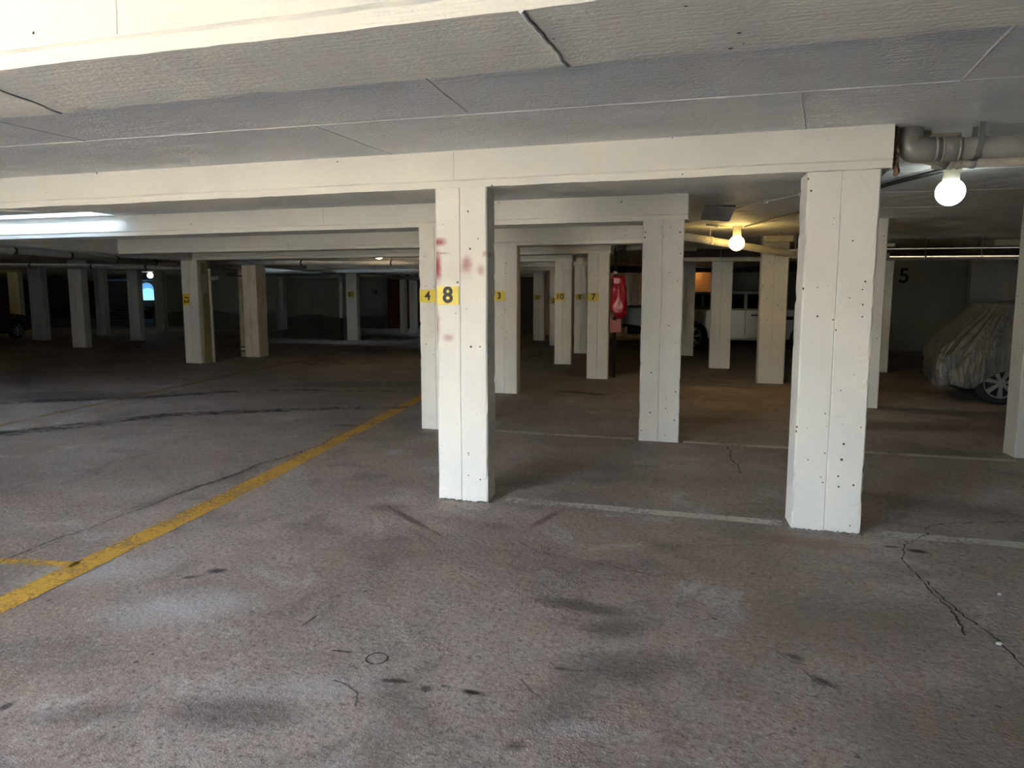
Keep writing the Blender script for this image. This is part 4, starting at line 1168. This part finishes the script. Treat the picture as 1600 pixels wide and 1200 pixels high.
def hatchback(loc, rz, paint, label, name='hatchback_car', shell=True, scale=1.0):
    """small hatchback; the rear axle is at x = 0 and the nose points to +X"""
    t = tag(empty(name, loc, rz), label, 'car')
    Wd, WB, wr = 0.80, 2.45, 0.30
    k = 1.0 if shell else 0.72
    prof = [(-0.58 if shell else -0.45, 0.35), (-0.62 if shell else -0.46, 0.62), (-0.56 if shell else -0.42, 0.92 * k), (2.0, 0.92 * k), (2.75, 0.82 * k), (3.08, 0.66), (3.12, 0.4), (2.98, 0.28)]
    prof += arch(WB, 0.36, wr, 0.25) + arch(0.0, 0.36, wr, 0.25)[:12] + [(-0.4, 0.3)]
    extrude_profile('body', prof, -Wd * (1 if shell else 0.94), Wd * (1 if shell else 0.94), paint, t, 0.04)
    box_obj('underbody', (-0.5, 2.9, -Wd + 0.2, Wd - 0.2, 0.18, 0.6), M['black'], t, 0.02)
    bm = nbm()
    h1 = 1.40 if shell else 1.15
    xr = -0.52 if shell else -0.1
    lo = [bm.verts.new(p) for p in ((xr, -0.70, 0.88 * k), (2.05, -0.70, 0.88 * k), (2.05, 0.70, 0.88 * k), (xr, 0.70, 0.88 * k))]
    xh = 0.0 if shell else 0.3
    hi = [bm.verts.new(p) for p in ((xh, -0.5, h1), (1.25, -0.5, h1), (1.25, 0.5, h1), (xh, 0.5, h1))]
    bm.faces.new(lo); bm.faces.new(hi)
    for i in range(4): bm.faces.new((lo[i], lo[(i + 1) % 4], hi[(i + 1) % 4], hi[i]))
    bmesh.ops.recalc_face_normals(bm, faces=bm.faces)
    bmesh.ops.bevel(bm, geom=bm.edges[:], offset=0.06, segments=3, affect='EDGES', profile=0.5)
    obj('cabin', bm, paint, t)
    for s in (-1, 1):
        if shell:
            def sp(x, z): return (x, s * (0.70 - 0.20 * (z - 0.88) / 0.52 + 0.008), z)
            quad_panel('window', [sp(-0.2, 0.94), sp(0.65, 0.94), sp(0.65, 1.32), sp(0.05, 1.32)], M['glass'], t)
            quad_panel('window', [sp(0.72, 0.94), sp(1.75, 0.94), sp(1.2, 1.32), sp(0.72, 1.32)], M['glass'], t)
            box_obj('tail_lamp', (-0.63, -0.5, s * 0.68 - 0.1, s * 0.68 + 0.1, 0.62, 0.85), M['redlens'], t, 0.012)
            box_obj('head_lamp', (2.9, 3.1, s * 0.6 - 0.14, s * 0.6 + 0.14, 0.58, 0.72), M['clearlens'], t, 0.02)
            box_obj('door_handle', (0.85, 1.0, s * 0.815 - 0.015, s * 0.815 + 0.015, 0.78, 0.81), M['black'], t, 0.006)
            box_obj('mirror', (1.55, 1.7, s * 0.9 - 0.08, s * 0.9 + 0.08, 0.92, 1.04), paint, t, 0.02)
        for cx in (0.0, WB): wheel(t, cx, s * (Wd - 0.09), wr, s, 7, width=0.19)
    return t
hatchback((-24.6, 17.0, 0), R(97), M['darkcar'], 'dark red car lost in the shadow at the far left edge')
CU, CVc = 3.62, 12.22
hatchback((CU, CVc, 0), 0, M['black'], 'small car with seven spoke alloy wheels under the silver cover', shell=False)

# crumpled silver cover over the small car
bm = nbm()
NA, NZ, NT = 460, 64, 18
def sq(c, e): return math.copysign(abs(c) ** e, c)
def ends(z):
    f = max(0.0, (z - 0.66) / 0.76)
    f = f * f * (3 - 2 * f) * 0.35 + f * 0.65
    a = CU - 0.70 + 0.60 * f
    b = CU + 3.2 - 1.75 * f
    w_ = 0.875 - 0.26 * max(0.0, (z - 0.72) / 0.7) ** 1.4
    if z < 0.45: a += 0.10 * (0.45 - z)
    return a, b, w_
ZTOP = 1.38
rows = []
for i in range(NZ + NT + 1):
    row = []
    for k in range(NA):
        th = 2 * math.pi * k / NA
        c_, s_ = math.cos(th), math.sin(th)
        if i <= NZ:
            f = i / NZ
            z_nom = 0.0 + f
            shrink = 1.0
        else:
            f = 1.0
            shrink = 1.0 - (i - NZ) / NT * 0.985
        a0, b0, w0 = ends(0.3)
        ux = (a0 + b0) / 2 + (b0 - a0) / 2 * sq(c_, 0.42)
        # hem height: dips at the corners, lifts over the wheels
        hem = 0.20 + 0.03 * math.sin(th * 9) + 0.025 * noise.noise(Vector((c_ * 4, s_ * 4, 2)))
        if s_ < 0: hem += 0.22 * math.exp(-((ux - CU - 0.05) / 0.34) ** 2) + 0.10 * math.exp(-((ux - CU - 0.7) / 0.5) ** 2) + 0.2 * math.exp(-((ux - CU - 2.45) / 0.4) ** 2)
        z = hem + (ZTOP - hem) * f
        a, b, w_ = ends(z)
        x = (a + b) / 2 + (b - a) / 2 * sq(c_, 0.42) * shrink
        y = w_ * sq(s_, 0.42) * shrink
        if i > NZ:
            tt = (i - NZ) / NT
            z += 0.05 * math.sin(tt * math.pi / 2) + 0.05 * min(1, max(0, (x - CU - 0.1) / 0.6)) * (1 - abs(y) / 0.9) * tt
        # folds: hang vertically low down, fan out of the roof corners higher up
        amp = (0.042 * (1 - f) ** 0.6 + 0.018) * (shrink if i > NZ else 1)
        ph = th * 26 + 3.0 * noise.noise(Vector((c_ * 3, s_ * 3, z * 2.2)))
        fold = 0.45 * math.sin(ph) + 0.9 * noise.noise(Vector((c_ * 7, s_ * 7, z * 1.1))) + 0.55 * noise.noise(Vector((c_ * 17, s_ * 17, z * 2.6 + 4)))
        cr = 1.0 - 2.2 * abs(noise.noise(Vector((c_ * 5 + z * 0.9, s_ * 5, z * 1.4 + 9))))
        cr2 = 1.0 - 2.2 * abs(noise.noise(Vector((x * 4.5 - z * 2.5, y * 4.5 + z * 1.5, z * 3.0 + 2))))
        fold += 0.55 * max(cr, -0.2) + 0.45 * max(cr2, -0.2) - 0.4
        nx, ny = sq(c_, 0.9), sq(s_, 0.9)
        x += nx * amp * fold; y += ny * amp * fold
        z += 0.012 * noise.noise(Vector((x * 3, y * 3, z * 3)))
        row.append(bm.verts.new((x - CU, y, z)))
    rows.append(row)
for a, b in zip(rows, rows[1:]):
    for k in range(NA):
        f_ = bm.faces.new((a[k], a[(k + 1) % NA], b[(k + 1) % NA], b[k])); f_.smooth = True
bm.faces.new(rows[-1])
tag(obj('car_cover', bm, M['cover'], None, (CU, CVc, 0)), 'crumpled shiny silver cover draped over the small car at right', 'car cover')
